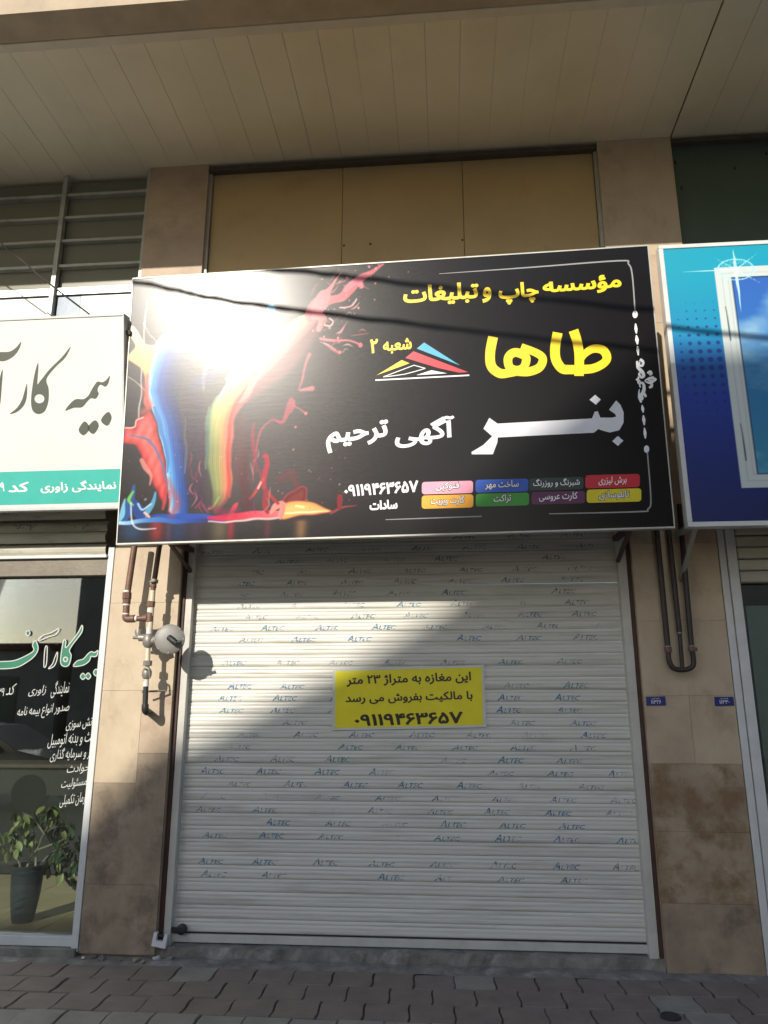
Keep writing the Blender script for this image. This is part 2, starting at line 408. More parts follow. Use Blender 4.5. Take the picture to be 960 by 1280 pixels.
pillar(QL, QR, [(QL, QR, .0, .399, stone_low), (QL, QR, .399, .827, stone_stain), (QL, QR, .827, 1.249, stone_stain), (QL, 1.63, 1.249, 1.69, stone_b), (1.63, QR, 1.249, 1.69, stone),
    (QL, QR, 1.69, 2.2, stone), (QL, QR, 2.2, 2.75, stone), (QL, QR, 2.75, 3.3, stone_b), (QL, QR, 3.3, 3.85, stone), (QL, QR, 3.85, 4.5, stone), (QL, QR, 4.5, 5.1, stone_b), (QL, QR, 5.1, ZC, stone)])
# soffit
fr, bk = -1.70, -1.41
sof = MB().box((-14, bk, ZC + .021), (14, .5, ZC + .12)).build('soffit', joint, bld)
pms = [MB().box((g, bk + .002, ZC), (.25 - g, .49, ZC + .02), v).mesh('ceiling_panel', pvc) for g, v in ((.0004, .0012), (.0006, .002), (.0012, .003))]
for i in range(-30, 26):
    x = i * .25 - .07
    link('ceiling_panel', rng.choice(pms), sof, (x + (.0 if x < 1.85 else .012), 0, rng.uniform(-.0012, .0012)))
MB().box((-14, fr, 6.02), (14, bk - .075, 9.2)).build('edge_beam', beam_m, bld)
MB().box((-14, bk - .072, 6.015), (14, bk, 6.24), .004).build('cream_trim', cream, bld)
MB().box((-14, fr - .02, 7.2), (14, 6, 12.5)).build('upper_wall', beam_m, bld)
MB().box((-14, .5, 3.2), (14, .6, 7.2)).build('rear_wall', mortar, bld)
MB().box((PR + .002, .0, ZC - .07), (QL - .002, .10, ZC - .03)).build('dark_header', joint, bld)
MB().box((QR + .002, .0, ZC - .06), (8, .10, ZC - .02)).build('dark_header', joint, bld)
# tan fascia panels between the pillars
xs = [PR + .03, at(428, 260, .06).x, at(579, 255, .06).x, QL - .03]
for a, c in zip(xs, xs[1:]):
    pnl = MB().box((a + .002, .06 + rng.uniform(-.001, .001), 4.3), (c - .002, .08, ZC - .045), .002).build('fascia_panel', tan_panel, bld)
for px, py in ((430, 307), (463, 305), (578, 300)):
    p = at(px, py, .058); MB().lathe([(.009, 0), (.009, .003), (.005, .006)], Matrix.Translation(p) @ Matrix.Rotation(math.pi / 2, 4, 'X'), 10).build('rivet', plastic_blk, bld)
MB().box((PR + .001, .03, 4.3), (PR + .028, .1, ZC - .075)).build('metal_strip', alu_dull, bld)
MB().box((QL - .028, .03, 4.3), (QL - .001, .1, ZC - .075)).build('metal_strip', alu_dull, bld)
MB().box((QR + .001, .05, 2.9), (3.3, .07, ZC - .06), .002).build('green_panel', green_panel, bld)
for px, py in ((844, 203), (918, 210), (852, 235), (958, 192)):
    p = at(px, py, .048); MB().box(p - Vector((.008, .004, .014)), p + Vector((.008, .006, .014)), .002).build('rivet', plastic_blk, bld)
MB().box((PR, .2, 2.85), (QL, .3, 4.4)).build('lintel', mortar, bld)
MB().box((-14, .2, 2.75), (PL, .3, 3.55)).build('lintel', mortar, bld)
# upper window left of the pillar
win = thing('upper_window', (-2.7, .06, 4.4), 'dark louvred upper window with grey metal bars above the white sign', 'window')
def wbox(name, a, c, m, par=win, bev=.002): return MB().box(inv(win, a), inv(win, c), bev).build(name, m, par)
zs = [at(100, y, .06).z for y in (245, 273, 302, 333)]
zr0, zr1 = at(60, 371, .06).z, at(60, 361, .06).z
xm = at(76, 300, .06).x
glass_dark = mat('smoked_glass', (.21, .205, .16), .3, var=.04, scale=2, bump=.0, spec=.3)
film = mat('white_film', (.70, .72, .68), .35, var=.03, bump=.02, scale=2)
bluefilm = mat('blue_pane', (.20, .27, .38), .25, var=.15, bump=.02, scale=2.5)
wbox('mullion', (xm - .02, .02, 3.6), (xm + .02, .08, ZC - .02), alu_dull)
bounds = [zr1] + zs[::-1] + [ZC - .03]
for (xa, xb) in ((-6.5, xm - .022), (xm + .022, PL - .03)):
    for z0, z1 in zip(bounds, bounds[1:]):
        b = MB(); y0 = .085
        b.box(inv(win, (xa, .09, z0 + .012)), inv(win, (xb, .1, z1 - .012)))
        b.build('louvre_pane', glass_dark, win)
    for z in zs: wbox('glazing_bar', (xa, .035, z - .013), (xb, .09, z + .013), alu_dull)
wbox('rail', (-6.5, .055, zr0 + .01), (PL - .03, .1, zr1), alu)
wbox('jamb', (PL - .028, .01, 3.6), (PL - .002, .1, ZC - .02), alu_dull)
zl = 3.7
wbox('white_pane', (-6.5, .07, zl), (xm - .03, .08, zr0 - .002), film)
xb1 = at(100, 385, .07).x
wbox('blue_pane', (xm + .03, .07, zl), (xb1, .08, zr0 - .002), bluefilm); wbox('white_pane', (xb1 + .001, .068, zl), (PL - .03, .078, zr0 - .002), film)

# ------------------------------------------------------------------ roller shutter of the middle shop
sh = thing('roller_shutter', (-.32, .12, .1), 'closed white roller shutter with worn blue slat printing between the stone pillars', 'roller shutter')
SL, SR, ZB, PITCHS = -1.915, 1.255, .135, .0843
prof = [(.008, .000), (.002, .004), (.0, .010), (-.0012, .026), (-.0003, .029), (-.0003, .032), (-.0012, .035), (-.001, .052), (.0012, .056), (.0014, .060), (-.001, .064), (-.0006, .074), (.003, .080), (.008, .0843)]
b = MB(); hw = (SR - SL) / 2
Lr = [b.bm.verts.new((-hw, y, z)) for y, z in prof]; Rr = [b.bm.verts.new((hw, y, z)) for y, z in prof]
for i in range(len(prof) - 1): b.bm.faces.new((Lr[i], Rr[i], Rr[i + 1], Lr[i + 1]))
slat_me = b.mesh('slat', slat_m)
for f in slat_me.polygons: f.use_smooth = True
slat_me.set_sharp_from_angle(angle=rad(50))
def worn_ink(name, col, lo, hi):
    M = Mat(name, col, .5, var=.1, scale=20, bump=0, stretch=(1, 1, 1)); N, L = M.N, M.L
    tr = N.new('ShaderNodeBsdfTransparent'); mx = N.new('ShaderNodeMixShader')
    f1 = M.ramp(M.noise(55, 4, .7), lo, lo + .12); f2 = M.ramp(M.noise(4.2, 2, .5), hi, hi + .25)
    mul = N.new('ShaderNodeMath'); mul.operation = 'MULTIPLY'; L.new(f1, mul.inputs[0]); L.new(f2, mul.inputs[1])
    L.new(mul.outputs[0], mx.inputs[0]); L.new(tr.outputs[0], mx.inputs[1]); L.new(M.b.outputs[0], mx.inputs[2])
    L.new(mx.outputs[0], N['Material Output'].inputs['Surface']); return M.m
inks = [worn_ink('worn_blue', (.045, .20, .40), .42, .28), worn_ink('worn_grey', (.11, .19, .25), .44, .34), worn_ink('worn_green', (.04, .23, .33), .40, .26)]
def altec(m, flip=False):
    b = MB(); x = 0
    for s_, h in (('A', .046), ('LTEC', .034)):
        V, F = text_raw(s_, .018, 2, .35); lo, hi = V.min(0), V.max(0); k = h / (hi[1] - lo[1])
        vs_ = [b.bm.verts.new((x + (v[0] - lo[0]) * k * 1.25, 0, (v[1] - lo[1]) * k)) for v in V]
        for f in F:
            try: b.bm.faces.new([vs_[i] for i in f])
            except ValueError: pass
        x += (hi[0] - lo[0]) * k * 1.25 + .004
    return b.mesh('slat_lettering', m)
alt = [altec(m) for m in inks]
nsl = int((2.95 - ZB) / PITCHS)
for i in range(nsl):
    z = ZB + i * PITCHS
    s_ = link('slat', slat_me, sh, ((SL + SR) / 2 - sh.location.x, rng.uniform(-.0015, .0015), z - sh.location.z), (rng.choice((.006, .006, .016)) * rng.uniform(-1, 1), rng.uniform(-.0004, .0004), rng.uniform(-.0008, .0008)))
    if i in (0, 1, 2, 3, 4, 6, 20, 22) and i != 4: continue
    ph = rng.uniform(-.36, 0)
    for k in range(9):
        x = SL + .03 + ph + k * .405 + rng.uniform(-.015, .015)
        if x < SL + .01 or x > SR - .16: continue
        if rng.random() < .07: continue
        top = i > 24
        link('slat_lettering', alt[1] if (top and rng.random() < .75) else rng.choice(alt), s_, (x - (SL + SR) / 2, -.0026, .008), (rad(.5), 0, 0), (.92, 1, rng.choice((.8, .9, 1))))
def shp(name, a, c, m, bev=.002): return MB().box(inv(sh, a), inv(sh, c), bev).build(name, m, sh)
shp('guide_rail', (SL - .038, .055, .03), (SL + .012, .135, 2.98), guide_m); shp('guide_rail', (SR - .012, .055, .03), (SR + .048, .135, 2.98), guide_m)
shp('steel_angle', (PR + .001, .045, .0), (SL - .04, .12, 2.98), red_steel); shp('steel_angle', (SR + .05, .045, .0), (QL - .001, .12, 2.98), red_steel)
shp('bottom_bar', (SL + .002, .095, .078), (SR - .002, .135, .127), guide_m, .003)
shp('bottom_seal', (SL + .004, .118, .1275), (SR - .004, .135, ZB), black_steel, 0)
shp('box_cover', (SL, .10, 2.93), (SR, .22, 3.4), slat_m)
# concrete threshold
b = MB(); n = 60; xs = [PR + .002 + (QL - PR - .004) * i / n for i in range(n + 1)]
A = [b.bm.verts.new((x, .02 + rng.uniform(-.012, .012), -.02)) for x in xs]; B = [b.bm.verts.new((x, .03 + rng.uniform(-.01, .01), .065 + rng.uniform(-.006, .006))) for x in xs]; C = [b.bm.verts.new((x, .30, .075)) for x in xs]
for i in range(n): b.bm.faces.new((A[i], A[i + 1], B[i + 1], B[i])); b.bm.faces.new((B[i], B[i + 1], C[i + 1], C[i]))
thr = b.build('threshold', concrete, bld)
# padlock, its staple and a bolt housing
pl = thing('padlock', (-1.95, -.0, .115), 'white steel shutter padlock hanging at the lower left corner of the shutter', 'padlock')
M0 = Matrix.Rotation(rad(9), 4, 'Y') @ Matrix.Scale(.92, 4)
U = [(-.052, -.045), (.052, -.045), (.052, .045), (.028, .045), (.028, -.004), (-.026, -.004), (-.026, .045), (-.052, .045)]
MB().prism([M0 @ Vector((x, -.02, z)) for x, z in U], M0 @ Vector((0, .035, 0))).build('lock_body', chrome, pl)
MB().tube([M0 @ Vector((-.05, -.003, .028)), M0 @ Vector((.05, -.003, .028))], .009, 10).build('shackle', black_steel, pl)
MB().lathe([(.034, 0), (.034, .02), (.027, .026), (.010, .028)], Matrix.Translation((.115, .09, .045)) @ Matrix.Rotation(math.pi / 2, 4, 'X'), 18).build('lock_cylinder', plastic_blk, pl, True)
MB().box((.03, .06, .03), (.12, .085, .058), .004).build('hasp', plastic_blk, pl)
# yellow notice
nt = thing('sale_notice', (-.3, .11, 1.45), 'yellow for-sale notice with black handwriting-style print stuck on the shutter', 'notice')
cs = [(415, 913), (608, 909), (605, 831), (416, 836)]
P = [inv(nt, at(x, y, .113)) for x, y in cs]; nb = Board(nt, homography(cs, [(p.x, p.z) for p in P]))
b = MB(); q = [Vector((p.x, 0, p.z)) for p in P]; b.prism(q, (0, .002, 0)); b.build('white_border', ink('border_white', (.62, .64, .62)), nt)
c2 = [(419, 910), (604, 906), (602, 834), (419, 839)]
nb.poly(c2, ink('notice_yellow', s8(238, 224, 30), .45), .0008, False, name='yellow_sheet')
nb.text('این مغازه به متراژ ۲۳ متر', (433, 859), (589, 854), (432.5, 844.5), I_blk, .0016, .03)
nb.text('با مالکیت بفروش می رسد', (432, 881), (591, 877), (431.5, 867.5), I_blk, .0016, .03)
nb.text('۰۹۱۱۹۴۶۳۶۵۷', (443, 908), (579, 904), (442.5, 893), I_blk, .0016, .034)

# ------------------------------------------------------------------ printed boards: a small painter that inks the vertices of a fine grid
class Paint:
    def __init__(s, X, Y, base):
        s.X, s.Y = X, Y; s.c = np.ones(X.shape + (3,)) * np.array(base)
        s.Xd = X + .9 * np.sin(Y * .11 + 1.7 * np.sin(X * .05)) + .35 * np.sin(Y * .23 + X * .17)
        s.Yd = Y + .8 * np.sin(X * .10 + 1.3 * np.sin(Y * .06)) + .35 * np.sin(X * .21 - Y * .16)
    def put(s, a, col): s.c = s.c * (1 - a[..., None]) + (np.asarray(col) if np.ndim(col) == s.c.ndim else np.ones_like(s.c) * np.array(col)) * a[..., None]
    def poly(s, pts, soft=1.0, k=4):
        P = np.array([tuple(v[:2]) for v in cat_rom([(*p, 0) for p in pts], True, k)]); X, Y = s.Xd, s.Yd
        ins = np.zeros(X.shape, bool); d = np.full(X.shape, 1e9)
        for (x0, y0), (x1, y1) in zip(P, np.roll(P, -1, 0)):
            if y0 != y1:
                ins ^= ((Y < y0) != (Y < y1)) & (X < (x1 - x0) * (Y - y0) / (y1 - y0) + x0)
            L2 = (x1 - x0) ** 2 + (y1 - y0) ** 2 + 1e-9; t = np.clip(((X - x0) * (x1 - x0) + (Y - y0) * (y1 - y0)) / L2, 0, 1)
            d = np.minimum(d, np.hypot(X - x0 - t * (x1 - x0), Y - y0 - t * (y1 - y0)))
        sd = np.where(ins, d, -d); return np.clip(sd / soft * .5 + .5, 0, 1), sd
    def stroke(s, pts, w, soft=.8, k=5, wob=True):
        w = w if isinstance(w, (list, tuple)) else [w] * len(pts)
        P = cat_rom([(p[0], p[1], ww) for p, ww in zip(pts, w)], False, k); X, Y = (s.Xd, s.Yd) if wob else (s.X, s.Y)
        best = np.full(X.shape, -1e9); T = np.zeros(X.shape); n = len(P) - 1
        for i in range(n):
            a, b_ = P[i], P[i + 1]; dx, dy = b_.x - a.x, b_.y - a.y; L2 = dx * dx + dy * dy + 1e-9
            t = np.clip(((X - a.x) * dx + (Y - a.y) * dy) / L2, 0, 1)
            v = (a.z + (b_.z - a.z) * t) - np.hypot(X - a.x - t * dx, Y - a.y - t * dy)
            m = v > best; best = np.where(m, v, best); T = np.where(m, (i + t) / n, T)
        return np.clip(best / soft * .5 + .5, 0, 1), T
    def blob(s, x, y, r, col, a=1.): s.put(np.clip((r - np.hypot(s.Xd - x, s.Yd - y)) + .5, 0, 1) * a, col)
def lerp3(t, stops):
    t = np.asarray(t); out = np.zeros(t.shape + (3,)); xs_ = [q[0] for q in stops]
    for c in range(3): out[..., c] = np.interp(t, xs_, [q[1][c] for q in stops])
    return out
def printed_grid(name, root, H, u0, u1, v0, v1, nx, ny, painter, m, h):
    U_, V_ = np.meshgrid(np.linspace(u0, u1, nx), np.linspace(v0, v1, ny)); Hi = np.linalg.inv(H)
    P = hmap(Hi, np.c_[U_.ravel(), V_.ravel()]); col = painter(P[:, 0].reshape(ny, nx), P[:, 1].reshape(ny, nx))
    col = np.clip(col, 0, 1); col = np.where(col <= .04045, col / 12.92, ((col + .055) / 1.055) ** 2.4)
    co = np.c_[U_.ravel(), np.full(U_.size, -h), V_.ravel()]
    i = (np.arange(nx - 1)[None, :] + nx * np.arange(ny - 1)[:, None]).ravel(); F = np.c_[i, i + 1, i + nx + 1, i + nx]
    me = bpy.data.meshes.new(name); me.vertices.add(len(co)); me.vertices.foreach_set('co', co.ravel())
    me.loops.add(F.size); me.loops.foreach_set('vertex_index', F.ravel().astype(np.int32)); me.polygons.add(len(F))
    me.polygons.foreach_set('loop_start', np.arange(0, F.size, 4, dtype=np.int32)); me.update(); me.validate()
    at_ = me.color_attributes.new('print', 'FLOAT_COLOR', 'POINT'); at_.data.foreach_set('color', np.c_[col.reshape(-1, 3), np.ones(len(co))].ravel().astype(np.float32))
    me.materials.append(m); return link(name, me, root)
def print_mat(name, rough, bump=.06, stretch=(1, 1, 6)):
    M = Mat(name, (.5, .5, .5), rough, bump=0, stretch=stretch); a = M.N.new('ShaderNodeVertexColor'); a.layer_name = 'print'
    M.L.new(a.outputs[0], M.b.inputs['Base Color'])
    bp = M.N.new('ShaderNodeBump'); bp.inputs['Strength'].default_value = bump; bp.inputs['Distance'].default_value = .02
    M.L.new(M.noise(7, 6, .62), bp.inputs['Height']); M.L.new(bp.outputs[0], M.b.inputs['Normal'])
    M.b.inputs['Specular IOR Level'].default_value = .5; return M.m
def h8(r, g, b): return (r / 255, g / 255, b / 255)

# ------------------------------------------------------------------ main sign
SC = [(147, 680), (845, 660), (808, 308), (165, 347)]; SW, SHH = 3.7192, 2.0012
a_, t_, g_ = -.0150, .0477, .0082
ux = Vector((math.cos(a_), math.sin(a_), 0)); nn = Vector((math.sin(a_), -math.cos(a_), 0)); uz = Vector((0, 0, 1)) * math.cos(t_) + nn * math.sin(t_)
Uv = ux * math.cos(g_) + uz * math.sin(g_); Wv = -ux * math.sin(g_) + uz * math.cos(g_); Nv = Uv.cross(Wv)      # Nv points out to the street
RM = Matrix((Uv, -Nv, Wv)).transposed()
sg = thing('shop_sign', Vector((-.4024, -.62, 3.7114)) - Wv * SHH / 2, 'large black printing-shop sign with colourful paint splash above the white shutter', 'sign', rot=RM.to_euler())
SH = homography(SC, [(-SW / 2, 0), (SW / 2, 0), (SW / 2, SHH), (-SW / 2, SHH)]); B1 = Board(sg, SH)
MB().box((-SW / 2 + .004, .003, .004), (SW / 2 - .004, .05, SHH - .004)).build('sign_panel', black_steel, sg)
e = .012
for a, c in (((-SW / 2 - .003, -.004, -.003), (SW / 2 + .003, .055, e - .004)), ((-SW / 2 - .003, -.004, SHH - e + .006), (SW / 2 + .003, .055, SHH + .003)),
             ((-SW / 2 - .003, -.004, e - .0035), (-SW / 2 + .004, .055, SHH - e + .0055)), ((SW / 2 - .004, -.004, e - .0035), (SW / 2 + .003, .055, SHH - e + .0055))):
    MB().box(a, c).build('edge_trim', alu_dull, sg)
def paint_main(X, Y):
    p = Paint(X, Y, h8(20, 18, 19)); r_ = np.random.RandomState(3)
    # grey glow painted for the reflection haze on the sign's left side
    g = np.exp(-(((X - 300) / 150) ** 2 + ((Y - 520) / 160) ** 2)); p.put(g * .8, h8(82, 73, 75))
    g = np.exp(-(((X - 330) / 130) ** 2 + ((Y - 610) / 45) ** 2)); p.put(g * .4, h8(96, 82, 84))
    # floor reflections
    for x, w, c, a in ((166, 16, (40, 80, 130), .6), (197, 9, (170, 40, 46), .75), (212, 4, (120, 60, 90), .5), (224, 12, (36, 56, 110), .65), (246, 8, (70, 50, 80), .5), (276, 11, (120, 104, 70), .6), (290, 4, (160, 30, 48), .8), (336, 4, (120, 40, 50), .5), (378, 7, (190, 130, 70), .55)):
        m = np.exp(-((X - x - (665 - Y) * .05) / w) ** 2) * np.clip((Y - 648) / 4, 0, 1) * np.clip((688 - Y) / 22, 0, 1); p.put(m * a, h8(*c))
    # blue arch
    L = [(246, 409), (224, 415), (206, 425), (193.5, 443), (187.5, 465), (184.6, 488), (190.5, 508), (197.4, 526), (204, 559), (209, 589), (212, 619), (214, 640)]
    R_ = [(236, 640), (234, 579), (228, 530), (224, 508), (225, 490), (232, 470), (250, 452), (262, 434), (262, 416)]
    a, sd = p.poly(L + R_); lx = np.interp(Y, [q[1] for q in L], [q[0] for q in L]); t = np.clip((X - lx) / 46, 0, 1.2)
    st_ = 1 + .03 * np.sin(t * 34 + Y * .05 + 2 * np.sin(Y * .03)) + .06 * np.sin(t * 83 + Y * .11); fade = 1 - np.clip((t - .62) / .5, 0, 1) * .85; p.put(a * fade, lerp3(t, [(0, h8(150, 215, 245)), (.1, h8(70, 160, 225)), (.3, h8(30, 80, 170)), (.6, h8(18, 40, 105)), (1, h8(20, 26, 60))]) * st_[..., None])
    a, _ = p.stroke([(256, 408), (226, 412), (204, 422), (192, 440), (186, 464), (183, 486), (189, 506), (198, 526), (204, 556)], [2, 3, 3.5, 3, 2.4, 1.6, 1.6, 1.4, .6]); p.put(a * .85, h8(170, 220, 248))
    a, _ = p.stroke([(204, 424), (222, 414), (244, 406)], [.8, 1.2, .6]); p.put(a, h8(40, 60, 80))
    # thin milky threads at the top left
    for q, w in (([(182, 372), (179, 430), (175, 500), (172.5, 544)], .9), ([(197, 378), (205, 398), (212, 412), (207, 424)], [.5, .9, 2.2, 3]), ([(179, 402), (190, 420), (202, 432)], .5), ([(160, 470), (172, 478), (184, 490)], .6)):
        a, _ = p.stroke(q, w); p.put(a * .75, h8(226, 214, 206))
    # yellow / orange splash on the left
    a, sd = p.poly([(161, 409), (167, 407), (175, 419), (182, 430), (196, 433), (190, 449), (187, 466), (184, 492), (186, 510), (179, 500), (183, 478), (177.6, 461), (168.7, 453), (159, 445), (168, 431), (162, 419)])
    p.put(a, lerp3((Y - 409) / 100, [(0, h8(255, 238, 170)), (.3, h8(250, 200, 110)), (.65, h8(245, 150, 90)), (1, h8(226, 70, 62))]))
    a, sd = p.poly([(154, 533), (167, 533), (171, 523), (182.6, 515), (187, 512), (196.5, 528), (199, 544), (206, 575), (210, 595), (210, 619), (206, 630), (198, 617), (190, 599), (182, 581), (176.7, 567), (168.7, 555), (155, 552)])
    p.put(a, lerp3(np.clip(sd / 9, 0, 1), [(0, h8(150, 28, 34)), (.35, h8(206, 48, 50)), (1, h8(232, 84, 78))]) * (1 + .12 * np.sin(X * .5 + Y * .22) * np.sin(Y * .09))[..., None])
    for q, w, c in (([(158, 541), (176, 546), (188, 553), (199, 571), (207, 592), (211, 615)], [.6, 1.4, 2, 1.6, 1.4, .6], (96, 96, 140)), ([(180, 520), (171, 524), (168, 532), (156, 533)], .9, (255, 190, 170)), ([(178, 574), (184, 584), (190, 594), (188, 604)], [2.5, 3.2, 2, 1], (206, 120, 112)),
                    ([(192, 508), (199, 526), (207, 556), (211, 590)], [1.8, 2.6, 2.4, 1], (46, 110, 190)), ([(208, 612), (204, 636)], [3, 1.5], (190, 50, 56)), ([(213, 614), (212, 638)], [1.5, 1], (200, 90, 90))):
        a, _ = p.stroke(q, w); p.put(a * .9, h8(*c))
    # blue and green crown of drops, lower left
    for q, w, c in (([(167, 608), (166, 622), (158, 640), (150, 650)], [2, 4, 7, 4], (28, 78, 150)), ([(194, 615), (191, 632), (182, 644)], [1.5, 3, 4], (70, 150, 195)), ([(158, 624), (154, 640), (149, 648)], [1, 3, 3], (110, 180, 210)),
                    ([(170, 628), (176, 640), (178, 646)], [5, 8, 4], (22, 60, 140)), ([(167, 614), (163, 624), (168, 630)], [1.4, 2.2, 1], (110, 190, 70)), ([(174, 628), (180, 636), (190, 630)], 1.2, (150, 200, 225)), ([(183, 640), (188, 646)], 1.6, (240, 170, 160))):
        a, _ = p.stroke(q, w); p.put(a * .95, h8(*c))
    # puddle line
    a, _ = p.stroke([(147, 653), (190, 650), (235, 649), (280, 650)], [2.2, 3, 4.5, 3]); p.put(a, lerp3((X - 147) / 130, [(0, h8(170, 215, 235)), (.3, h8(60, 120, 200)), (.7, h8(26, 66, 160)), (1, h8(60, 30, 90))]))
    a, _ = p.stroke([(192, 645), (230, 644), (268, 646)], [1, 3.4, 2]); p.put(a, h8(24, 70, 170))
    a, _ = p.stroke([(262, 648), (290, 645), (330, 643), (356, 641)], [2, 4.2, 4.6, 4]); p.put(a, lerp3((X - 262) / 95, [(0, h8(190, 24, 80)), (.3, h8(226, 24, 62)), (1, h8(226, 110, 110))]))
    a, _ = p.stroke([(262, 652), (310, 650), (356, 646)], [.8, 1.4, 1]); p.put(a * .8, h8(245, 205, 200))
    a, sd = p.poly([(354, 625), (360, 617), (371, 610), (378, 607), (384, 611), (384, 626), (370, 630), (358, 632)]); p.put(a, lerp3(np.clip(sd / 7, 0, 1), [(0, h8(170, 60, 60)), (.4, h8(108, 28, 32)), (1, h8(130, 44, 44))]))
    a, sd = p.poly([(353, 630), (371, 625), (388, 627), (405, 633), (417, 638), (397, 643), (370, 646), (354, 648)]); p.put(a, lerp3(np.clip(sd / 8, 0, 1), [(0, h8(200, 96, 60)), (.3, h8(240, 158, 76)), (1, h8(248, 180, 98))]))
    for q, w, c in (([(356, 640), (380, 641), (412, 638)], [.6, 1.3, .5], (255, 220, 160)), ([(372, 632), (382, 634)], 1.2, (255, 232, 150)), ([(340, 640), (346, 632), (354, 630), (352, 642)], [2, 4, 4, 3], (224, 130, 120)), ([(353, 626), (356, 638), (353, 648)], [1.2, 1.6, 1], (236, 120, 110)),
                    ([(332, 570), (335, 580), (332, 598), (334, 614), (348, 628)], [4, 3, 3.4, 2.6, 2], (176, 34, 50)), ([(331, 598), (322, 612), (313, 623)], [2.4, 2.2, 1], (190, 50, 60)), ([(334, 614), (332, 630), (336, 640)], [3, 4, 2], (150, 40, 46)), ([(324, 610), (328, 602)], 1.2, (250, 170, 165)),
                    ([(415, 640), (430, 634), (447, 632)], [1.6, 1.4, .5], (150, 50, 58)), ([(427, 620), (427, 634)], [3.2, 2.6], (140, 30, 40)), ([(288, 646), (296, 632), (299, 628)], [2.4, 3, 1.4], (206, 50, 66))):
        a, _ = p.stroke(q, w); p.put(a, h8(*c))
    # the tall green-yellow-red ribbon
    Lf = [(356, 405), (328, 432), (301, 458), (280, 484), (264, 506), (260, 540), (260, 579), (266, 616), (268, 640)]
    Rt = [(274, 640), (288, 622), (291, 606), (291, 573), (293, 532), (297, 517), (308, 500), (322, 482), (354, 446), (384, 416), (404, 394), (396, 384)]
    a, sd = p.poly(Lf + Rt); yl = [q[1] for q in Lf]; lx = np.interp(Y, yl, [q[0] for q in Lf]); rr = Rt[::-1]; ry = np.interp(Y, [q[1] for q in rr], [q[0] for q in rr])
    t = np.clip((X - lx) / np.maximum(ry - lx, 6), 0, 1)
    up = lerp3(t, [(0, h8(150, 186, 140)), (.15, h8(236, 226, 130)), (.38, h8(250, 226, 120)), (.55, h8(250, 176, 104)), (.75, h8(240, 116, 96)), (1, h8(228, 84, 92))])
    dn = lerp3(t, [(0, h8(112, 126, 84)), (.3, h8(142, 146, 80)), (.55, h8(176, 142, 80)), (.72, h8(224, 120, 84)), (.86, h8(206, 70, 60)), (1, h8(232, 122, 100))])
    k = np.clip((Y - 470) / 90, 0, 1)[..., None]; p.put(a * np.clip((650 - Y) / 40, .25, 1), (up * (1 - k) + dn * k) * (1 + .025 * np.sin(t * 31 + Y * .04 + 1.5 * np.sin(Y * .027)) + .04 * np.sin(t * 77 + Y * .09) - .25 * np.exp(-(sd / 2.2) ** 2))[..., None])
    for q, w, c, al in (([(352, 404), (326, 430), (300, 456), (284, 474)], [3, 5, 6, 3], (84, 176, 196), .8), ([(262, 508), (259, 545), (259, 585)], [1.5, 3, 1], (96, 130, 100), .9), ([(308, 482), (296, 504), (287, 530), (286, 575), (289, 620)], [1, 2, 1.4, 2, 1.4], (196, 60, 44), .7), ([(330, 460), (312, 486), (300, 502)], [1, 4, 1], (255, 190, 160), .7), ([(302, 456), (284, 480), (272, 502)], [.8, 1.6, .8], (255, 246, 190), .9),
                        ([(339, 384), (337, 396), (345, 404), (334, 408)], [5, 7, 5, 3], (50, 168, 200), 1), ([(258, 452), (256, 470), (254, 486)], [2, 3, 1], (190, 176, 160), .45), ([(232, 520), (233, 560), (232, 590)], [1, 1.8, 1], (150, 150, 160), .5), ([(251, 520), (252, 560), (248, 610)], [1, 2, 2.4], (130, 40, 60), .5), ([(240, 585), (244, 598), (249, 588)], 1, (206, 60, 70), .8), ([(236, 612), (242, 616), (248, 611)], 1, (170, 40, 60), .7), ([(246, 634), (252, 628), (262, 640)], 1.6, (150, 40, 110), .7), ([(264, 636), (270, 632), (276, 622)], 1.4, (150, 160, 70), .8)):
        a, _ = p.stroke(q, w); p.put(a * al, h8(*c))
    for q, w, c, al in (([(300, 500), (330, 470), (362, 440), (392, 412)], [6, 16, 16, 8], (190, 84, 92), .42), ([(303, 520), (300, 560), (299, 600)], [5, 8, 4], (120, 44, 52), .4), ([(262, 450), (300, 448), (330, 430)], [6, 12, 5], (196, 110, 110), .35), ([(238, 470), (244, 540), (246, 620)], [8, 14, 10], (44, 34, 62), .6), ([(262, 416), (276, 440), (262, 470), (240, 480)], [4, 9, 8, 4], (30, 56, 130), .5), ([(309, 560), (306, 600), (312, 634)], [3, 6, 5], (96, 26, 36), .55), ([(352, 600), (366, 590), (372, 606)], [2, 3, 3], (130, 40, 48), .6), ([(212, 600), (222, 628), (216, 642)], [2, 4, 3], (190, 60, 64), .7), ([(266, 634), (282, 640), (300, 636)], [2, 3, 1.5], (140, 30, 70), .8), ([(186, 470), (181, 488), (186, 506), (178, 514)], [2, 3, 3, 1.5], (226, 70, 60), .9)):
        a, _ = p.stroke(q, w, soft=4); p.put(a * al, h8(*c))
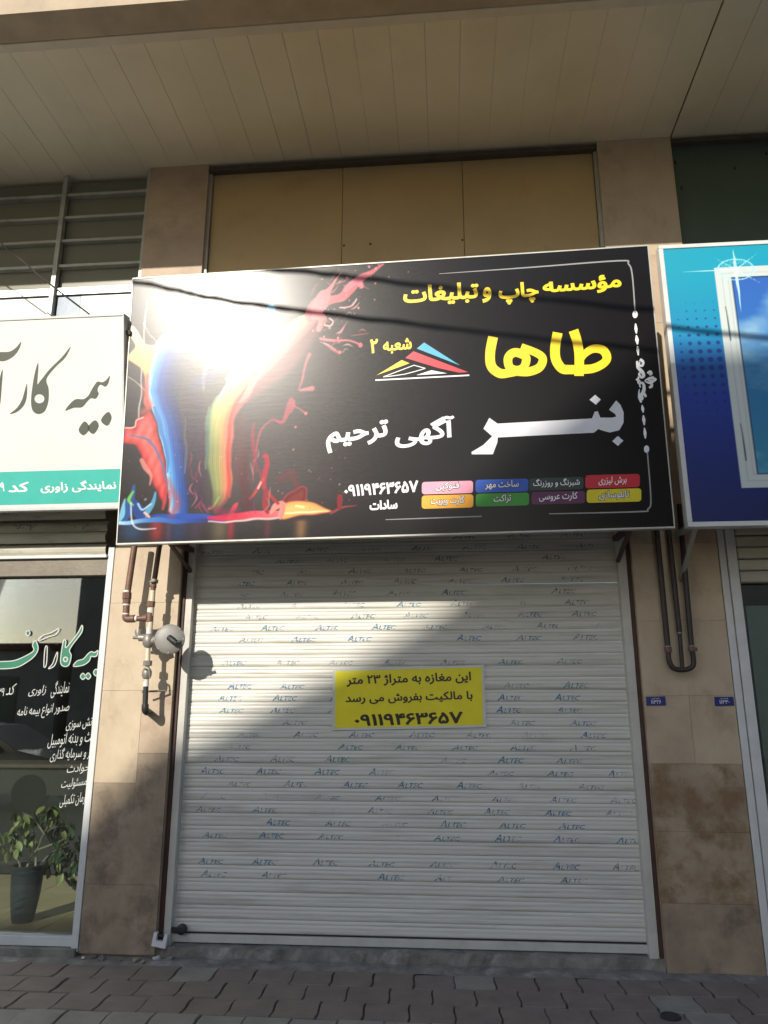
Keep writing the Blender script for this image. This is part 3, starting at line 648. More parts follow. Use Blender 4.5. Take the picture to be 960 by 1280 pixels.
    # pink splash to the upper right
    for q, w, c in (([(390, 392), (397, 382), (409, 376), (426, 370), (438, 360), (453, 346), (467, 337), (478, 329)], [10, 10, 6, 5.5, 7, 4.5, 2.4, 1.2], (214, 92, 104)), ([(396, 386), (403, 372), (410, 362), (426, 341)], [9, 8, 3, .7], (222, 112, 120)), ([(432, 362), (446, 352), (452, 358)], [3, 4, 3], (226, 110, 124)), ([(424, 384), (438, 381), (445, 374)], .9, (240, 200, 200)), ([(400, 405), (412, 408), (417, 402), (412, 398)], .9, (240, 196, 196)),
                    ([(400, 423), (420, 425), (436, 425), (451, 432)], [1.6, 1.6, 1.3, 1.2], (214, 110, 120)), ([(404, 428), (420, 438), (424, 440)], [1, 1.6, 2], (190, 84, 96)), ([(386, 443), (383, 452), (380, 470), (374, 486)], [2.4, 2, 1.4, 1], (176, 76, 86)), ([(376, 487), (390, 485)], [1.4, 3], (196, 96, 104)), ([(365, 500), (363, 508), (358, 516), (353, 527), (340, 525), (328, 538), (321, 559), (318, 600)], [4, 5, 3, 2.4, 1, 1.2, 1.3, .7], (170, 60, 74)), ([(366, 506), (378, 512), (384, 517)], [1, .8, 1.4], (180, 80, 90)), ([(319, 530), (316, 552), (320, 580)], [1.6, 2.6, 1], (150, 36, 52)), ([(392, 396), (404, 398), (398, 412)], [3, 5, 3], (220, 120, 120))):
        a, _ = p.stroke(q, w); p.put(a * .92, h8(*c))
    for x, y, rr_ in ((451, 432, 3), (371, 533, 1.5), (384, 516, 2.2), (424, 440, 2)): p.blob(x, y, rr_, h8(206, 96, 108))
    for _ in range(26):
        x0_, y0_ = r_.uniform(385, 450), r_.uniform(345, 445); ang = r_.uniform(-1.2, .4); L_ = r_.uniform(6, 22); a, _t = p.stroke([(x0_, y0_), (x0_ + L_ * .5 * math.cos(ang), y0_ + L_ * .5 * math.sin(ang) + r_.uniform(-3, 3)), (x0_ + L_ * math.cos(ang), y0_ + L_ * math.sin(ang))], [.3, r_.uniform(.4, 1.2), .3], k=3); p.put(a * .8, h8(*[(206, 96, 108), (236, 176, 176), (180, 70, 84)][r_.randint(3)]))
    for _ in range(18):
        x0_ = r_.choice([250, 240, 322, 335, 316]) + r_.uniform(-6, 6); y0_ = r_.uniform(560, 625); a, _t = p.stroke([(x0_, y0_), (x0_ + r_.uniform(-4, 4), y0_ + 8), (x0_ + r_.uniform(-6, 6), y0_ + r_.uniform(12, 22))], [.3, .9, .3], k=3); p.put(a * .7, h8(*[(176, 40, 60), (206, 110, 110), (120, 40, 90)][r_.randint(3)]))
    for _ in range(70):
        x = r_.normal(430, 36); y = 365 - (x - 430) * .72 + r_.normal(0, 20)
        if x > 380: p.blob(x, y, abs(r_.normal(.5, .5)) + .3, h8(222, 130, 138), .85)
    for _ in range(50):
        x = r_.uniform(160, 440); y = r_.uniform(560, 645); p.blob(x, y, abs(r_.normal(.3, .4)) + .3, h8(*[(190, 70, 80), (150, 150, 170), (200, 150, 90)][r_.randint(3)]), .7)
    a, _ = p.stroke([(164.5, 628), (165.5, 648), (169, 657), (178, 661), (196, 660)], [.8, 1, 1, 1, .5], wob=False); p.put(a * .85, h8(214, 220, 226))
    lum = p.c.mean(-1, keepdims=True); p.c = p.c * .84 + lum * .16  # greys the whole print a little, haze put into the colour
    return p.c
vinyl = print_mat('vinyl_print', .245, .008); vinyl.node_tree.nodes['Principled BSDF'].inputs['Specular IOR Level'].default_value = .25
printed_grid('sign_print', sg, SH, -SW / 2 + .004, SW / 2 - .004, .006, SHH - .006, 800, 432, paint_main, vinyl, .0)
TR = (590, 400, 4.571)
B1.ribbons([([(578, 62), (600, 130), (612, 210), (612, 322)], [56, 54, 54, 54], False), ([(612, 285), (690, 280), (752, 250), (770, 215), (745, 175), (690, 168), (640, 200), (612, 245)], [52, 50, 48, 50, 50, 46, 40, 36], False),
            ([(488, 75), (474, 160), (480, 230), (515, 280), (560, 286), (612, 285)], [56, 56, 56, 54, 52, 52], False), ([(120, 98), (104, 190), (112, 265), (160, 306), (215, 304), (260, 296)], [56, 56, 56, 54, 48, 46], False),
            ([(280, 155), (340, 178), (392, 205), (405, 235), (382, 276), (320, 298), (250, 296)], [40, 44, 46, 48, 50, 50, 46], False), ([(258, 188), (305, 210), (308, 245), (290, 278), (252, 288), (215, 270), (206, 225), (225, 195)], [50, 50, 48, 48, 48, 48, 50, 50], True)], I_yel, .0010, TR, 'shop_name')
B1.poly([(825, 462), (850, 488), (868, 530), (868, 590), (845, 632), (790, 645), (748, 634), (725, 625), (700, 646), (152, 672), (150, 700), (125, 768), (5, 768), (3, 755), (70, 715), (120, 665), (70, 622), (103, 560), (150, 593), (688, 565), (704, 526), (722, 525), (736, 560), (800, 561), (826, 555), (820, 540), (785, 515)], I_sil, .0010, False, tr=TR, name='word_banner')
B1.poly([(705, 430), (737, 457), (710, 487), (673, 458)], I_sil, .0010, False, tr=TR, name='letter_dot'); B1.poly([(837, 665), (868, 692), (838, 722), (805, 695)], I_sil, .0010, False, tr=TR, name='letter_dot')
for w_, bl, br, tl in (('مؤسسه', (678, 372), (776, 365), (677, 350)), ('چاپ', (623, 382), (673, 379), (622, 355)), ('و', (602.5, 379), (614, 378), (602, 360)), ('تبلیغات', (504, 384), (598, 378), (503, 358))):
    B1.text(w_, bl, br, tl, I_yel, .0010, .036, name='headline_word')
B1.text('آگهی', (495, 561), (570, 553), (494, 527), I_wht, .0010, .03, name='tagline_word'); B1.text('ترحیم', (409, 567), (487, 558), (408, 533), I_wht, .0010, .035, name='tagline_word')
B1.text('۰۹۱۱۹۴۶۳۶۵۷', (432, 621), (525, 615), (431.5, 606), I_wht, .0010, .035, name='phone_number')
B1.text('سادات', (464, 638), (499, 636), (463.5, 626), I_wht, .0010, .045, name='surname')
B1.text('شعبه', (479, 443), (515, 440), (478.5, 425), I_yel, .0010, .035, name='branch_word'); B1.text('۲', (463, 442), (473, 441), (462.5, 424), I_yel, .0010, .035, name='branch_number')
TL = (455, 415, 6.857)
B1.poly([(515, 90), (825, 288), (453, 142)], I_cy, .0010, False, tr=TL, name='logo_wedge'); B1.poly([(425, 165), (895, 345), (820, 350), (640, 310), (355, 222)], I_red, .0010, False, tr=TL, name='logo_wedge')
B1.poly([(325, 240), (392, 268), (110, 370)], I_yel, .0010, False, tr=TL, name='logo_wedge'); B1.poly([(580, 328), (715, 355), (450, 370)], I_wht, .0010, False, tr=TL, name='logo_wedge')
B1.ribbons([([(168, 384), (430, 285)], 7, False), ([(430, 285), (528, 312)], 7, False), ([(528, 312), (350, 362), (168, 384)], 7, False)], I_wht, .0010, TL, 'logo_outline', k=2)
B1.poly([(100, 406), (905, 366), (905, 378), (100, 418)], I_wht, .0012, False, tr=TL, name='logo_base')
# coloured service tiles
def rr(x0, y0, x1, y1, sl, r=3.5):
    P = []
    for cx, cy, a0 in ((x1 - r, y0 + r, -90), (x1 - r, y1 - r, 0), (x0 + r, y1 - r, 90), (x0 + r, y0 + r, 180)):
        for k in range(4):
            a = rad(a0 + 30 * k); P.append((cx + r * math.cos(a), cy + r * math.sin(a) + (cx - x0) * sl))
    return P
services = [('برش لیزری', 733, 594.5, 801, 611, (200, 24, 46)), ('شبرنگ و روزرنگ', 663, 598, 731, 613.5, (22, 52, 46)), ('ساخت مهر', 596, 600, 662, 616, (20, 86, 190)), ('فتوکپی', 529, 602.5, 593, 618, (240, 160, 185)),
            ('تابلوسازی', 735, 612.5, 803, 629, (222, 205, 20)), ('کارت عروسی', 666, 615.5, 733, 631, (92, 26, 80)), ('تراکت', 596.5, 617.5, 663, 633.5, (46, 150, 40)), ('کارت ویزیت', 529, 619.5, 593.5, 636, (240, 168, 24))]
for i, (t, x0, y0, x1, y1, c) in enumerate(services):
    tile = B1.poly(rr(x0, y0, x1, y1, -.025), ink('tile%d' % i, s8(*c)), .0010, False, name='service_tile')
    w = {0: 35, 1: 58, 2: 42, 3: 30, 4: 38, 5: 48, 6: 22, 7: 42}[i]; cx = (x0 + x1) / 2; yb = y1 - 4
    for mm, bo, hh in ((I_blk, .06, .0016), (I_wht, .012, .0022)):
        if i in (1, 5, 0) and mm is I_blk: continue
        g = .8 if mm is I_blk else 0
        B1.text(t, (cx - w / 2 - g, yb + .6 + g), (cx + w / 2 + g, yb - .8 + g), (cx - w / 2 - g, yb - 10.5 - g), mm, hh, bo, name='service_lettering', parent=tile)
# corner lines and side ornament
for st in (([(548, 342.5), (660, 335), (772, 327), (784, 331), (789, 345), (793, 392)], [.5, 1.6, 1.8, 1.8, 1.8, 1.6], False), ([(810, 566), (815, 625), (811, 637), (800, 640), (688, 642.5)], [1.6, 1.8, 1.8, 1.8, 1.2], False), ([(484, 649.5), (604, 645.5)], [.8, 1.6], False)):
    B1.ribbons([st], I_gry, .0010, name='corner_line')
def ell(cx, cy, rx, ry): return [(cx + rx * math.cos(2 * math.pi * k / 10), cy + ry * math.sin(2 * math.pi * k / 10)) for k in range(10)]
for cx, cy in ((793, 394), (809, 562)): B1.poly(ell(cx, cy, 3.3, 4.6), I_sil, .0010, name='ornament_bead')
TO = (780, 370, 5.117)
ORN = ([([(70, 180), (73, 215), (76, 245)], [4, 14, 4], False), ([(76, 255), (80, 285), (84, 315)], [4, 16, 4], False), ([(84, 325), (86, 350), (90, 385)], [4, 13, 4], False), ([(116, 700), (121, 725), (124, 750)], [4, 14, 4], False), ([(125, 765), (129, 795), (132, 830)], [4, 15, 4], False), ([(133, 845), (137, 880), (140, 915)], [4, 14, 4], False),
            ([(100, 410), (120, 425), (115, 450), (95, 445), (100, 425)], [12, 12, 11, 9, 6], False), ([(82, 420), (88, 460), (115, 490), (125, 515), (110, 525), (95, 505), (105, 490)], [8, 14, 16, 13, 11, 9, 5], False),
            ([(105, 590), (100, 565), (118, 560), (128, 580), (125, 615), (108, 645), (120, 670)], [5, 9, 11, 13, 16, 15, 9], False), ([(140, 650), (132, 632), (115, 640), (125, 660)], [10, 11, 9, 5], False),
            ([(150, 500), (165, 488), (175, 502), (160, 510)], [10, 12, 10, 6], False), ([(160, 590), (175, 583), (178, 568), (165, 565)], [10, 12, 10, 6], False), ([(132, 545), (160, 530), (190, 520)], [4, 9, 5], False), ([(132, 548), (160, 560), (188, 555)], [4, 9, 5], False), ([(150, 540), (175, 530), (205, 538), (178, 550), (150, 542)], [3, 12, 6, 12, 3], False), ([(92, 520), (90, 545), (92, 565)], [7, 9, 7], False), ([(76, 535), (90, 543), (105, 550)], [6, 10, 6], False), ([(98, 600), (96, 650), (112, 685)], [4, 9, 8], False)])
B1.ribbons([(p_, [w * 1.45 for w in ww], c_) for p_, ww, c_ in ORN], I_wht, .0010, TO, 'side_ornament', k=4)
# steel brackets behind the sign
def bracket(par, x, y1, z0, z1):
    MB().box((x - .02, y1, z0), (x + .02, y1 + .6, z0 + .035)).build('bracket_arm', red_steel, par)
    MB().tube([(x, y1 + .02, z0 + .03), (x, y1 + .57, z1)], .016, 6).build('bracket_brace', red_steel, par)
for x in (-1.55, 1.62): bracket(sg, x, .052, .03, -.12); bracket(sg, x + .01, .052, SHH - .12, SHH - .45)

# ------------------------------------------------------------------ left sign
lq = [(-200, 641), (150, 631), (157, 396), (-200, 409)]
lw, lh = 2.1521, 1.3772
tl_ = .2085; uz = Vector((0, -math.sin(tl_), math.cos(tl_))); RM2 = Matrix(((1, 0, 0), (0, math.cos(tl_), -math.sin(tl_)), (0, math.sin(tl_), math.cos(tl_))))
RMl = Matrix((Vector((1, 0, 0)), Vector((1, 0, 0)).cross(uz) * -1, uz)).transposed()
ls = thing('insurance_sign', Vector((-3.379, -.55, 3.685)) - uz * lh / 2, 'white insurance-office lightbox sign with teal strip left of the black sign', 'sign', rot=RMl.to_euler())
LH = homography(lq, [(-lw / 2, 0), (lw / 2, 0), (lw / 2, lh), (-lw / 2, lh)]); B2 = Board(ls, LH)
white_face = mat('white_face', (.74, .76, .70), .45, var=.03, scale=1.5, bump=.02, dirt=(.66, .65, .56), dscale=2.5, dstart=.62)
MB().box((-lw / 2, .0, 0), (lw / 2, .16, lh)).build('sign_face', white_face, ls)
for a, c in (((-lw / 2, -.006, -.022), (lw / 2 + .018, .17, -.001)), ((-lw / 2, -.006, lh + .001), (lw / 2 + .018, .17, lh + .02)), ((lw / 2 + .001, -.006, 0), (lw / 2 + .018, .17, lh))): MB().box(a, c, .002).build('frame_edge', white_alu, ls)
B2.poly([(-190, 597), (151.5, 586.5), (149.5, 627), (-190, 637)], I_teal, .001, False, name='teal_strip')
TB = (0, 340, 3.556)
B2.poly([(497, 468), (490, 500), (476, 517), (456, 508), (444, 520), (441, 535), (446, 548), (432, 570), (412, 568), (395, 582), (370, 608), (335, 610), (296, 623), (320, 590), (345, 572), (378, 572), (400, 556), (415, 530), (428, 510), (442, 494), (462, 497), (480, 488)], I_slate, .001, tr=TB, name='word_insurance')
for d in ([(485, 628), (500, 655), (480, 690), (452, 665)], [(425, 665), (443, 690), (418, 726), (393, 700)], [(380, 670), (402, 700), (375, 732), (353, 708)]): B2.poly(d, I_slate, .001, tr=TB, name='letter_dot', k=3)
B2.poly([(326, 336), (302, 385), (255, 430), (215, 482), (224, 525), (222, 580), (205, 625), (175, 638), (150, 620), (145, 570), (158, 480), (176, 412), (180, 430), (174, 502), (186, 492), (230, 438), (285, 385)], I_slate, .001, tr=TB, holes=[ell(182, 570, 22, 20)], name='word_kar')
B2.poly([(128, 503), (126, 560), (112, 600), (82, 628), (48, 638), (80, 612), (104, 575), (118, 530)], I_slate, .001, tr=TB, name='word_kar')
B2.poly([(104, 313), (95, 345), (70, 378), (30, 400), (-6, 398), (-30, 390), (-8, 362), (50, 358), (82, 338)], I_slate, .001, tr=TB, name='letter_madda'); B2.poly([(19, 438), (14, 520), (6, 596), (-6, 608), (-10, 560), (0, 500)], I_slate, .001, tr=TB, name='letter_alef')
B2.text('نمایندگی زاوری', (51, 617), (144, 614), (50.6, 602.5), I_wht, .0018, .03, name='strip_lettering'); B2.text('کد:', (11, 616), (37, 615), (10.8, 603.5), I_wht, .0018, .03, name='strip_lettering'); B2.text('۹', (1, 615), (6.5, 614.6), (.9, 604), I_wht, .0018, .03, name='strip_lettering')
for z in (.35, .7, 1.0, 1.25): MB().box((lw / 2 + .019, .03, z), (lw / 2 + .05, .05, z + .03)).build('fixing_lug', black_steel, ls)
for x in (-.9, 0, .85): MB().tube([(x, .16, .1), (x, .55, .0)], .015, 6).build('bracket_brace', red_steel, ls)

# ------------------------------------------------------------------ right sign
rq = [at(825, 310, -.55), at(862, 655, -.55)]; RX, RZ0, RZ1 = 1.577, 2.761, 4.797; RW = 2.6
rs = thing('window_shop_sign', (RX + RW / 2, -.55, RZ0), 'blue window-dealer sign with white picture window and compass star, right edge of photo', 'sign')
RP = [(RX, RZ0), (RX + .62, RZ0), (RX + .62, RZ1), (RX, RZ1)]
def prj(p):
    d = Vector(p) - Vector(CAM); z = d.dot(_fw); return (480 + FPX * d.dot(_rt) / z, 640 - FPX * d.dot(_up) / z)
rc = [prj((x, -.55, z)) for x, z in RP]; RH = homography(rc, [(x - rs.location.x, z - RZ0) for x, z in RP]); B3 = Board(rs, RH)
MB().box((-RW / 2, .002, 0), (RW / 2, .06, RZ1 - RZ0)).build('sign_panel', white_alu, rs)
rh = RZ1 - RZ0
for a, c in (((-RW / 2 - .012, -.008, -.02), (RW / 2, .07, .012)), ((-RW / 2 - .012, -.008, rh - .012), (RW / 2, .07, rh + .018)), ((-RW / 2 - .014, -.008, .0125), (-RW / 2 + .018, .07, rh - .0125))): MB().box(a, c, .002).build('frame_edge', white_alu, rs)
def paint_right(X, Y):
    Hs = RH; uv = hmap(Hs, np.c_[X.ravel(), Y.ravel()]); u = (uv[:, 0] + RW / 2).reshape(X.shape); v = uv[:, 1].reshape(X.shape)
    p = Paint(u * 300, v * 300, h8(0, 150, 190)); p.Xd, p.Yd = p.X, p.Y
    s_ = np.clip((v + .12 * np.sin(u * 3 + 1) - .05) / 1.9, 0, 1)
    p.c = lerp3(s_, [(0, h8(10, 26, 84)), (.3, h8(8, 38, 122)), (.5, h8(10, 50, 150)), (.62, h8(4, 84, 160)), (.75, h8(0, 132, 176)), (1, h8(0, 150, 178))])
    for i in range(10):
        for j in range(16):
            x = .07 + i * .062; y = .72 + j * .062; k = max(0, 1 - abs(y - 1.12) / .55) * (1 if x < .5 else .0) * min(1, x / .12)
            m = np.clip((.020 * k - np.hypot(u - x, v - y)) / .004 + .5, 0, 1) * (k > .12); p.put(m * .75, h8(4, 30, 110))
    fx, ft, fb, iw = .352, 1.855, .235, .118                    # picture window
    fr_ = lambda a, b_, c, d: np.clip(np.minimum(np.minimum(u - a, b_ - u), np.minimum(v - c, d - v)) / .004 + .5, 0, 1)
    p.put(fr_(fx, 2.3, fb, ft), h8(196, 206, 204))
    for q in (.045, .085): 
        e_ = fr_(fx + q, 2.3 - q, fb + q, ft - q) * (1 - fr_(fx + q + .006, 2.3 - q - .006, fb + q + .006, ft - q - .006)); p.put(e_ * .5, h8(150, 164, 168))
    inn = fr_(fx + iw, 2.3 - iw, fb + iw - .02, ft - iw + .03)
    p.put(fr_(fx + iw - .008, 2.3 - iw + .008, fb + iw - .028, ft - iw + .038), h8(20, 50, 90))
    r_ = np.random.RandomState(5); n = np.zeros_like(u); amp = 1.
    for o_ in range(5):
        f = 3.2 * 2 ** o_; G = r_.rand(200, 200); xx = u * f * .55 + 7 + v * f * .12; yy = v * f + 3; x0 = xx.astype(int) % 199; y0 = yy.astype(int) % 199
        fx_, fy_ = xx % 1, yy % 1; fx_ = fx_ * fx_ * (3 - 2 * fx_); fy_ = fy_ * fy_ * (3 - 2 * fy_)
        n += amp * ((G[y0, x0] * (1 - fx_) + G[y0, x0 + 1] * fx_) * (1 - fy_) + (G[y0 + 1, x0] * (1 - fx_) + G[y0 + 1, x0 + 1] * fx_) * fy_); amp *= .52
    sky_ = lerp3((v - .3) / 1.5, [(0, h8(60, 140, 170)), (.35, h8(40, 120, 170)), (.6, h8(36, 108, 176)), (1, h8(40, 92, 178))]); cl = np.clip((n - 1.1) / .85, 0, .6)
    p.put(inn, sky_ * (1 - cl[..., None]) + np.array(h8(206, 228, 226)) * cl[..., None])
    for hz in (1.42, .55): 
        m = np.clip((.005 - abs(u - fx - .05 - (hz - v) * .02)) / .003 + .5, 0, 1) * (abs(v - hz) < .13); p.put(m * .8, h8(60, 80, 84))
    # compass star
    cx, cy = .50, 1.835; d = np.hypot((u - cx) / 1.5, v - cy); ang = np.arctan2(v - cy, (u - cx) / 1.5)
    p.put(np.clip((.004 - abs(d - .082)) / .003 + .5, 0, 1) * .8, h8(170, 224, 232)); p.put(np.clip((np.cos(ang * 40) - .75) * 4, 0, 1) * (d > .045) * (d < .08) * .7, h8(170, 224, 232))
    for dx, dy, L_, w_ in ((0, 1, .17, .013), (0, -1, .34, .013), (-1, 0, .36, .005), (.8, .6, .2, .004), (-.8, .6, .17, .004), (.8, -.6, .2, .004)):
        t = (u - cx) * dx + (v - cy) * dy; s2 = abs(-(u - cx) * dy + (v - cy) * dx); p.put(np.clip((w_ * (1 - t / L_) - s2) / .003 + .5, 0, 1) * (t > 0) * (t < L_) * .85, h8(206, 236, 240))
    return p.c
printed_grid('sign_print', rs, RH, -RW / 2 + .018, RW / 2, .012, rh - .012, 420, 330, paint_right, print_mat('vinyl_print_blue', .42, .04), .001)
for x in (-1.22, -.2, .9):
    MB().box((x - .02, .06, .03), (x + .02, .56, .06)).build('bracket_arm', alu_dull, rs); MB().tube([(x, .1, .03), (x, .56, -.28)], .016, 6).build('bracket_brace', alu_dull, rs)

# ------------------------------------------------------------------ left shop front
def glass_mat(name, tint=(.9, .95, .93), lo=.0):
    m = bpy.data.materials.new(name); m.use_nodes = True; N, L = m.node_tree.nodes, m.node_tree.links; N.remove(N['Principled BSDF'])
    g = N.new('ShaderNodeBsdfGlossy'); g.inputs['Roughness'].default_value = .015; t = N.new('ShaderNodeBsdfTransparent'); t.inputs[0].default_value = (*tint, 1)
    f = N.new('ShaderNodeFresnel'); f.inputs['IOR'].default_value = 1.85; mx = N.new('ShaderNodeMixShader')
    n = N.new('ShaderNodeTexNoise'); n.inputs['Scale'].default_value = 1.3; geo = N.new('ShaderNodeNewGeometry'); L.new(geo.outputs['Position'], n.inputs['Vector'])
    bp = N.new('ShaderNodeBump'); bp.inputs['Strength'].default_value = .02; L.new(n.outputs[0], bp.inputs['Height']); L.new(bp.outputs[0], g.inputs['Normal'])
    L.new(f.outputs[0], mx.inputs[0]); L.new(t.outputs[0], mx.inputs[1]); L.new(g.outputs[0], mx.inputs[2]); L.new(mx.outputs[0], N['Material Output'].inputs['Surface']); return m
glass = glass_mat('window_glass')
lf = thing('shop_window', (-3.6, .05, .0), 'large glass shop window with white hand-painted lettering left of the pillar', 'window')
def lbox(name, a, c, m, bev=.003): return MB().box(inv(lf, a), inv(lf, c), bev).build(name, m, lf)
GX = PL - .052; ZH = at(60, 722, .07).z
lbox('frame_post', (GX, -.005, .03), (PL - .004, .10, 2.80), white_alu); lbox('frame_rail', (-6, .01, .055), (GX - .001, .1, .115), white_alu)
lbox('header', (-6, .0, ZH), (GX - .001, .1, ZH + .13), mat('header_shaded', (.17, .145, .11), .5, metal=.2)); lbox('header_lip', (-6, -.03, ZH + .131), (GX - .001, .08, ZH + .155), white_alu)  # header colour darkened in place of the left sign's shadow
lbox('red_strip', (PL - .003, .012, .03), (PL - .0005, .06, 2.8), red_steel, 0)
lbox('sill', (-6, -.03, -.01), (PL - .01, .3, .052), concrete)
pane = lbox('pane', (-6, .06, .116), (GX - .001, .066, ZH - .001), glass, 0)
# rolled curtain of slats above the header
for i, (z0, z1, y0) in enumerate(((ZH + .16, ZH + .245, .0), (ZH + .25, ZH + .335, -.025), (ZH + .34, ZH + .42, -.01), (ZH + .425, ZH + .52, -.06), (ZH + .525, ZH + .62, .0))):
    b = MB(); yy = (y0, y0 - .015, y0 - .02, y0 - .012, y0 + .01); zz = np.linspace(z0, z1, 5)
    for j in range(4): b.sheet([inv(lf, (-6, yy[j], zz[j])), inv(lf, (PL - .07, yy[j], zz[j])), inv(lf, (PL - .07, yy[j + 1], zz[j + 1])), inv(lf, (-6, yy[j + 1], zz[j + 1]))])
    s_ = b.build('rolled_slat', slat_old, lf)
    if i >= 2:
        for k in range(3):
            x = -2.72 - .42 * k - .1 * (i % 2); link('slat_lettering', alt[1], s_, inv(lf, (x, y0 - .023, z1 - .02)), (0, math.pi, 0))
WB_c = [prj((x, .058, z)) for x, z in ((-3.4, .2), (-2.6, .2), (-2.6, 2.3), (-3.4, 2.3))]
B4 = Board(lf, homography(WB_c, [(x + 3.6, z) for x, z in ((-3.4, .2), (-2.6, .2), (-2.6, 2.3), (-3.4, 2.3))]))
W_ = ink('window_white', (.52, .54, .51)); T_ = ink('window_green', s8(20, 118, 88)); TW = (-2, 770, 5.336); hW = -.0065 + .012
words = [[(668, 230), (660, 265), (640, 272), (622, 270), (610, 300), (570, 328), (505, 336), (530, 300), (570, 288), (600, 255), (625, 238), (645, 245)], [(655, 355), (672, 378), (655, 400), (638, 378)], [(603, 380), (620, 402), (603, 422), (586, 402)], [(568, 382), (585, 404), (568, 424), (551, 404)],
         [(562, 62), (560, 110), (500, 190), (478, 232), (490, 265), (475, 325), (445, 337), (420, 315), (425, 240), (440, 163), (455, 170), (455, 212), (530, 120)], [(398, 240), (395, 290), (375, 335), (338, 352), (365, 320), (380, 280)], [(330, 208), (325, 320), (308, 337), (315, 220)],
         [(408, 84), (385, 125), (340, 140), (268, 167), (300, 130), (350, 115)], [(252, 165), (270, 215), (250, 262), (200, 305), (120, 345), (0, 352), (-30, 340), (-20, 308), (100, 300), (180, 270), (240, 232), (232, 195)], ell(202, 115, 14, 16)]
for i, w in enumerate(words):
    if i in (5, 6, 7): pass
    else: B4.poly(w, T_, hW - .004, tr=TW, name='painted_fill')
    B4.ribbons([(w, 6.5, True)], W_, hW - .0034, TW, 'painted_outline', k=4, step=0)
B4.ribbons([(ell(452, 290, 13, 15), 8, True)], W_, hW - .0030, TW, 'painted_outline', k=3, step=0)
for t, bl, br, tl in (('نمایندگی', (64, 873), (87, 870), (65, 852)), ('زاوری', (36, 871), (58, 869), (37, 858)), ('کد', (8, 869), (19, 868), (11, 855)), ('۳۹', (-3, 871), (6, 870), (-2.5, 861)), ('صدور انواع بیمه نامه', (22, 901), (87, 894), (23, 884)), ('آتش سوزی', (83, 914), (119, 910), (84, 897)), ('ثالث و بدنه اتومبیل', (60, 936), (122, 930), (61, 918)),
                      ('عمر و سرمایه گذاری', (63, 953), (121, 948), (64, 936)), ('حوادث', (84, 969), (112, 966), (85, 956)), ('مسئولیت', (77, 988), (109, 984), (78, 974)), ('درمان تکمیلی', (75, 1010), (110, 1005), (76, 994))):
    if tl[0] < bl[0]: tl = (bl[0] + 1.5, tl[1])
    B4.text(t, bl, br, tl, W_, hW - .0036, .0, name='painted_lettering', shear=.25)
# room behind
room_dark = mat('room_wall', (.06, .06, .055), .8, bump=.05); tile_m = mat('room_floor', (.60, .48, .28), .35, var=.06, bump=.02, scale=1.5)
rm = thing('insurance_office_room', (-4.2, 2, .06), 'dim insurance office interior with beige tiled floor seen through the shop window', 'room')
def rbox(name, a, c, m): return MB().box(inv(rm, a), inv(rm, c)).build(name, m, rm)
flr = rbox('room_floor', (-6.5, .12, .02), (-2.3, 4.2, .09), joint)
for i in range(7):
    for j in range(7):
        x, y = -6.5 + .6 * i, .13 + .6 * j; MB().box(inv(rm, (x + .002, y + .002, .088)), inv(rm, (x + .597, y + .597, .096)), .001).build('floor_tile', tile_m, flr)
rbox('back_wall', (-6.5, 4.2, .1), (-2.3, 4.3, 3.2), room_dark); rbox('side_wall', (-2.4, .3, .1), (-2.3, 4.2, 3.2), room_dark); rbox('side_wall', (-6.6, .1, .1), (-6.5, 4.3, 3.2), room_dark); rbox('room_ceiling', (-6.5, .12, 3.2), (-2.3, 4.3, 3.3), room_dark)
ck = thing('office_counter', (-4.2, 2.15, .1), 'dark office counter standing inside the insurance shop', 'counter')
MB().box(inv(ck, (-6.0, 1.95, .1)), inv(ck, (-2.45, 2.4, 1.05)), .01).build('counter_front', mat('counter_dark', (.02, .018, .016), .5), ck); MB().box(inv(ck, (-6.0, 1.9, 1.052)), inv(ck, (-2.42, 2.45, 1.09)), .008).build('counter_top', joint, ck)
# potted plant
pc = at(28, 1150, .42); pc.z = .097
pt = thing('potted_plant', pc, 'leafy ficus in a dark grey-green pot behind the insurance window', 'plant')
pot_m = mat('pot_glaze', (.045, .055, .064), .45, var=.15, bump=.05)
prof = [(.078, 0), (.086, .02), (.112, .20), (.120, .33), (.121, .36), (.124, .365), (.124, .385), (.118, .387), (.119, .395), (.123, .40), (.123, .42), (.112, .42), (.108, .40)]
prof = [(r * .92, z * .92) for r, z in prof]
MB().lathe(prof, None, 28).build('pot', pot_m, pt, True); MB().lathe([(.097, .36), (.05, .366), (.0005, .368)], None, 20).build('soil', mat('soil', (.05, .038, .028), .95, bump=.6), pt)
wood = mat('stem_bark', (.42, .36, .25), .7, bump=.2); leafm = [mat('leaf_bright', (.30, .34, .13), .45, var=.15, scale=18, bump=.05, col2=(.14, .19, .06)), mat('leaf_shaded', (.055, .10, .035), .4, var=.2, scale=18, bump=.05)]  # darker leaf colour paints the shade on the plant's right side
def leaf_mesh(m):
    b = MB(); L_, W = .085, .024; rows = []
    for i in range(6):
        t = i / 5; w = W * math.sin(math.pi * (t * .92 + .04)) ** .8; z = -.03 * t * t
        rows.append([b.bm.verts.new((-w, L_ * t, z + .006)), b.bm.verts.new((0, L_ * t, z)), b.bm.verts.new((w, L_ * t, z + .006))])
    for A, B in zip(rows, rows[1:]):
        for k in range(2): b.bm.faces.new((A[k], A[k + 1], B[k + 1], B[k]))
    return b.mesh('leaf', m, True)
lm = [leaf_mesh(m) for m in leafm]
def pp(x, y, dy=0.): return at(x / 5.33, 980 + y / 5.33, .42 + dy) - pc
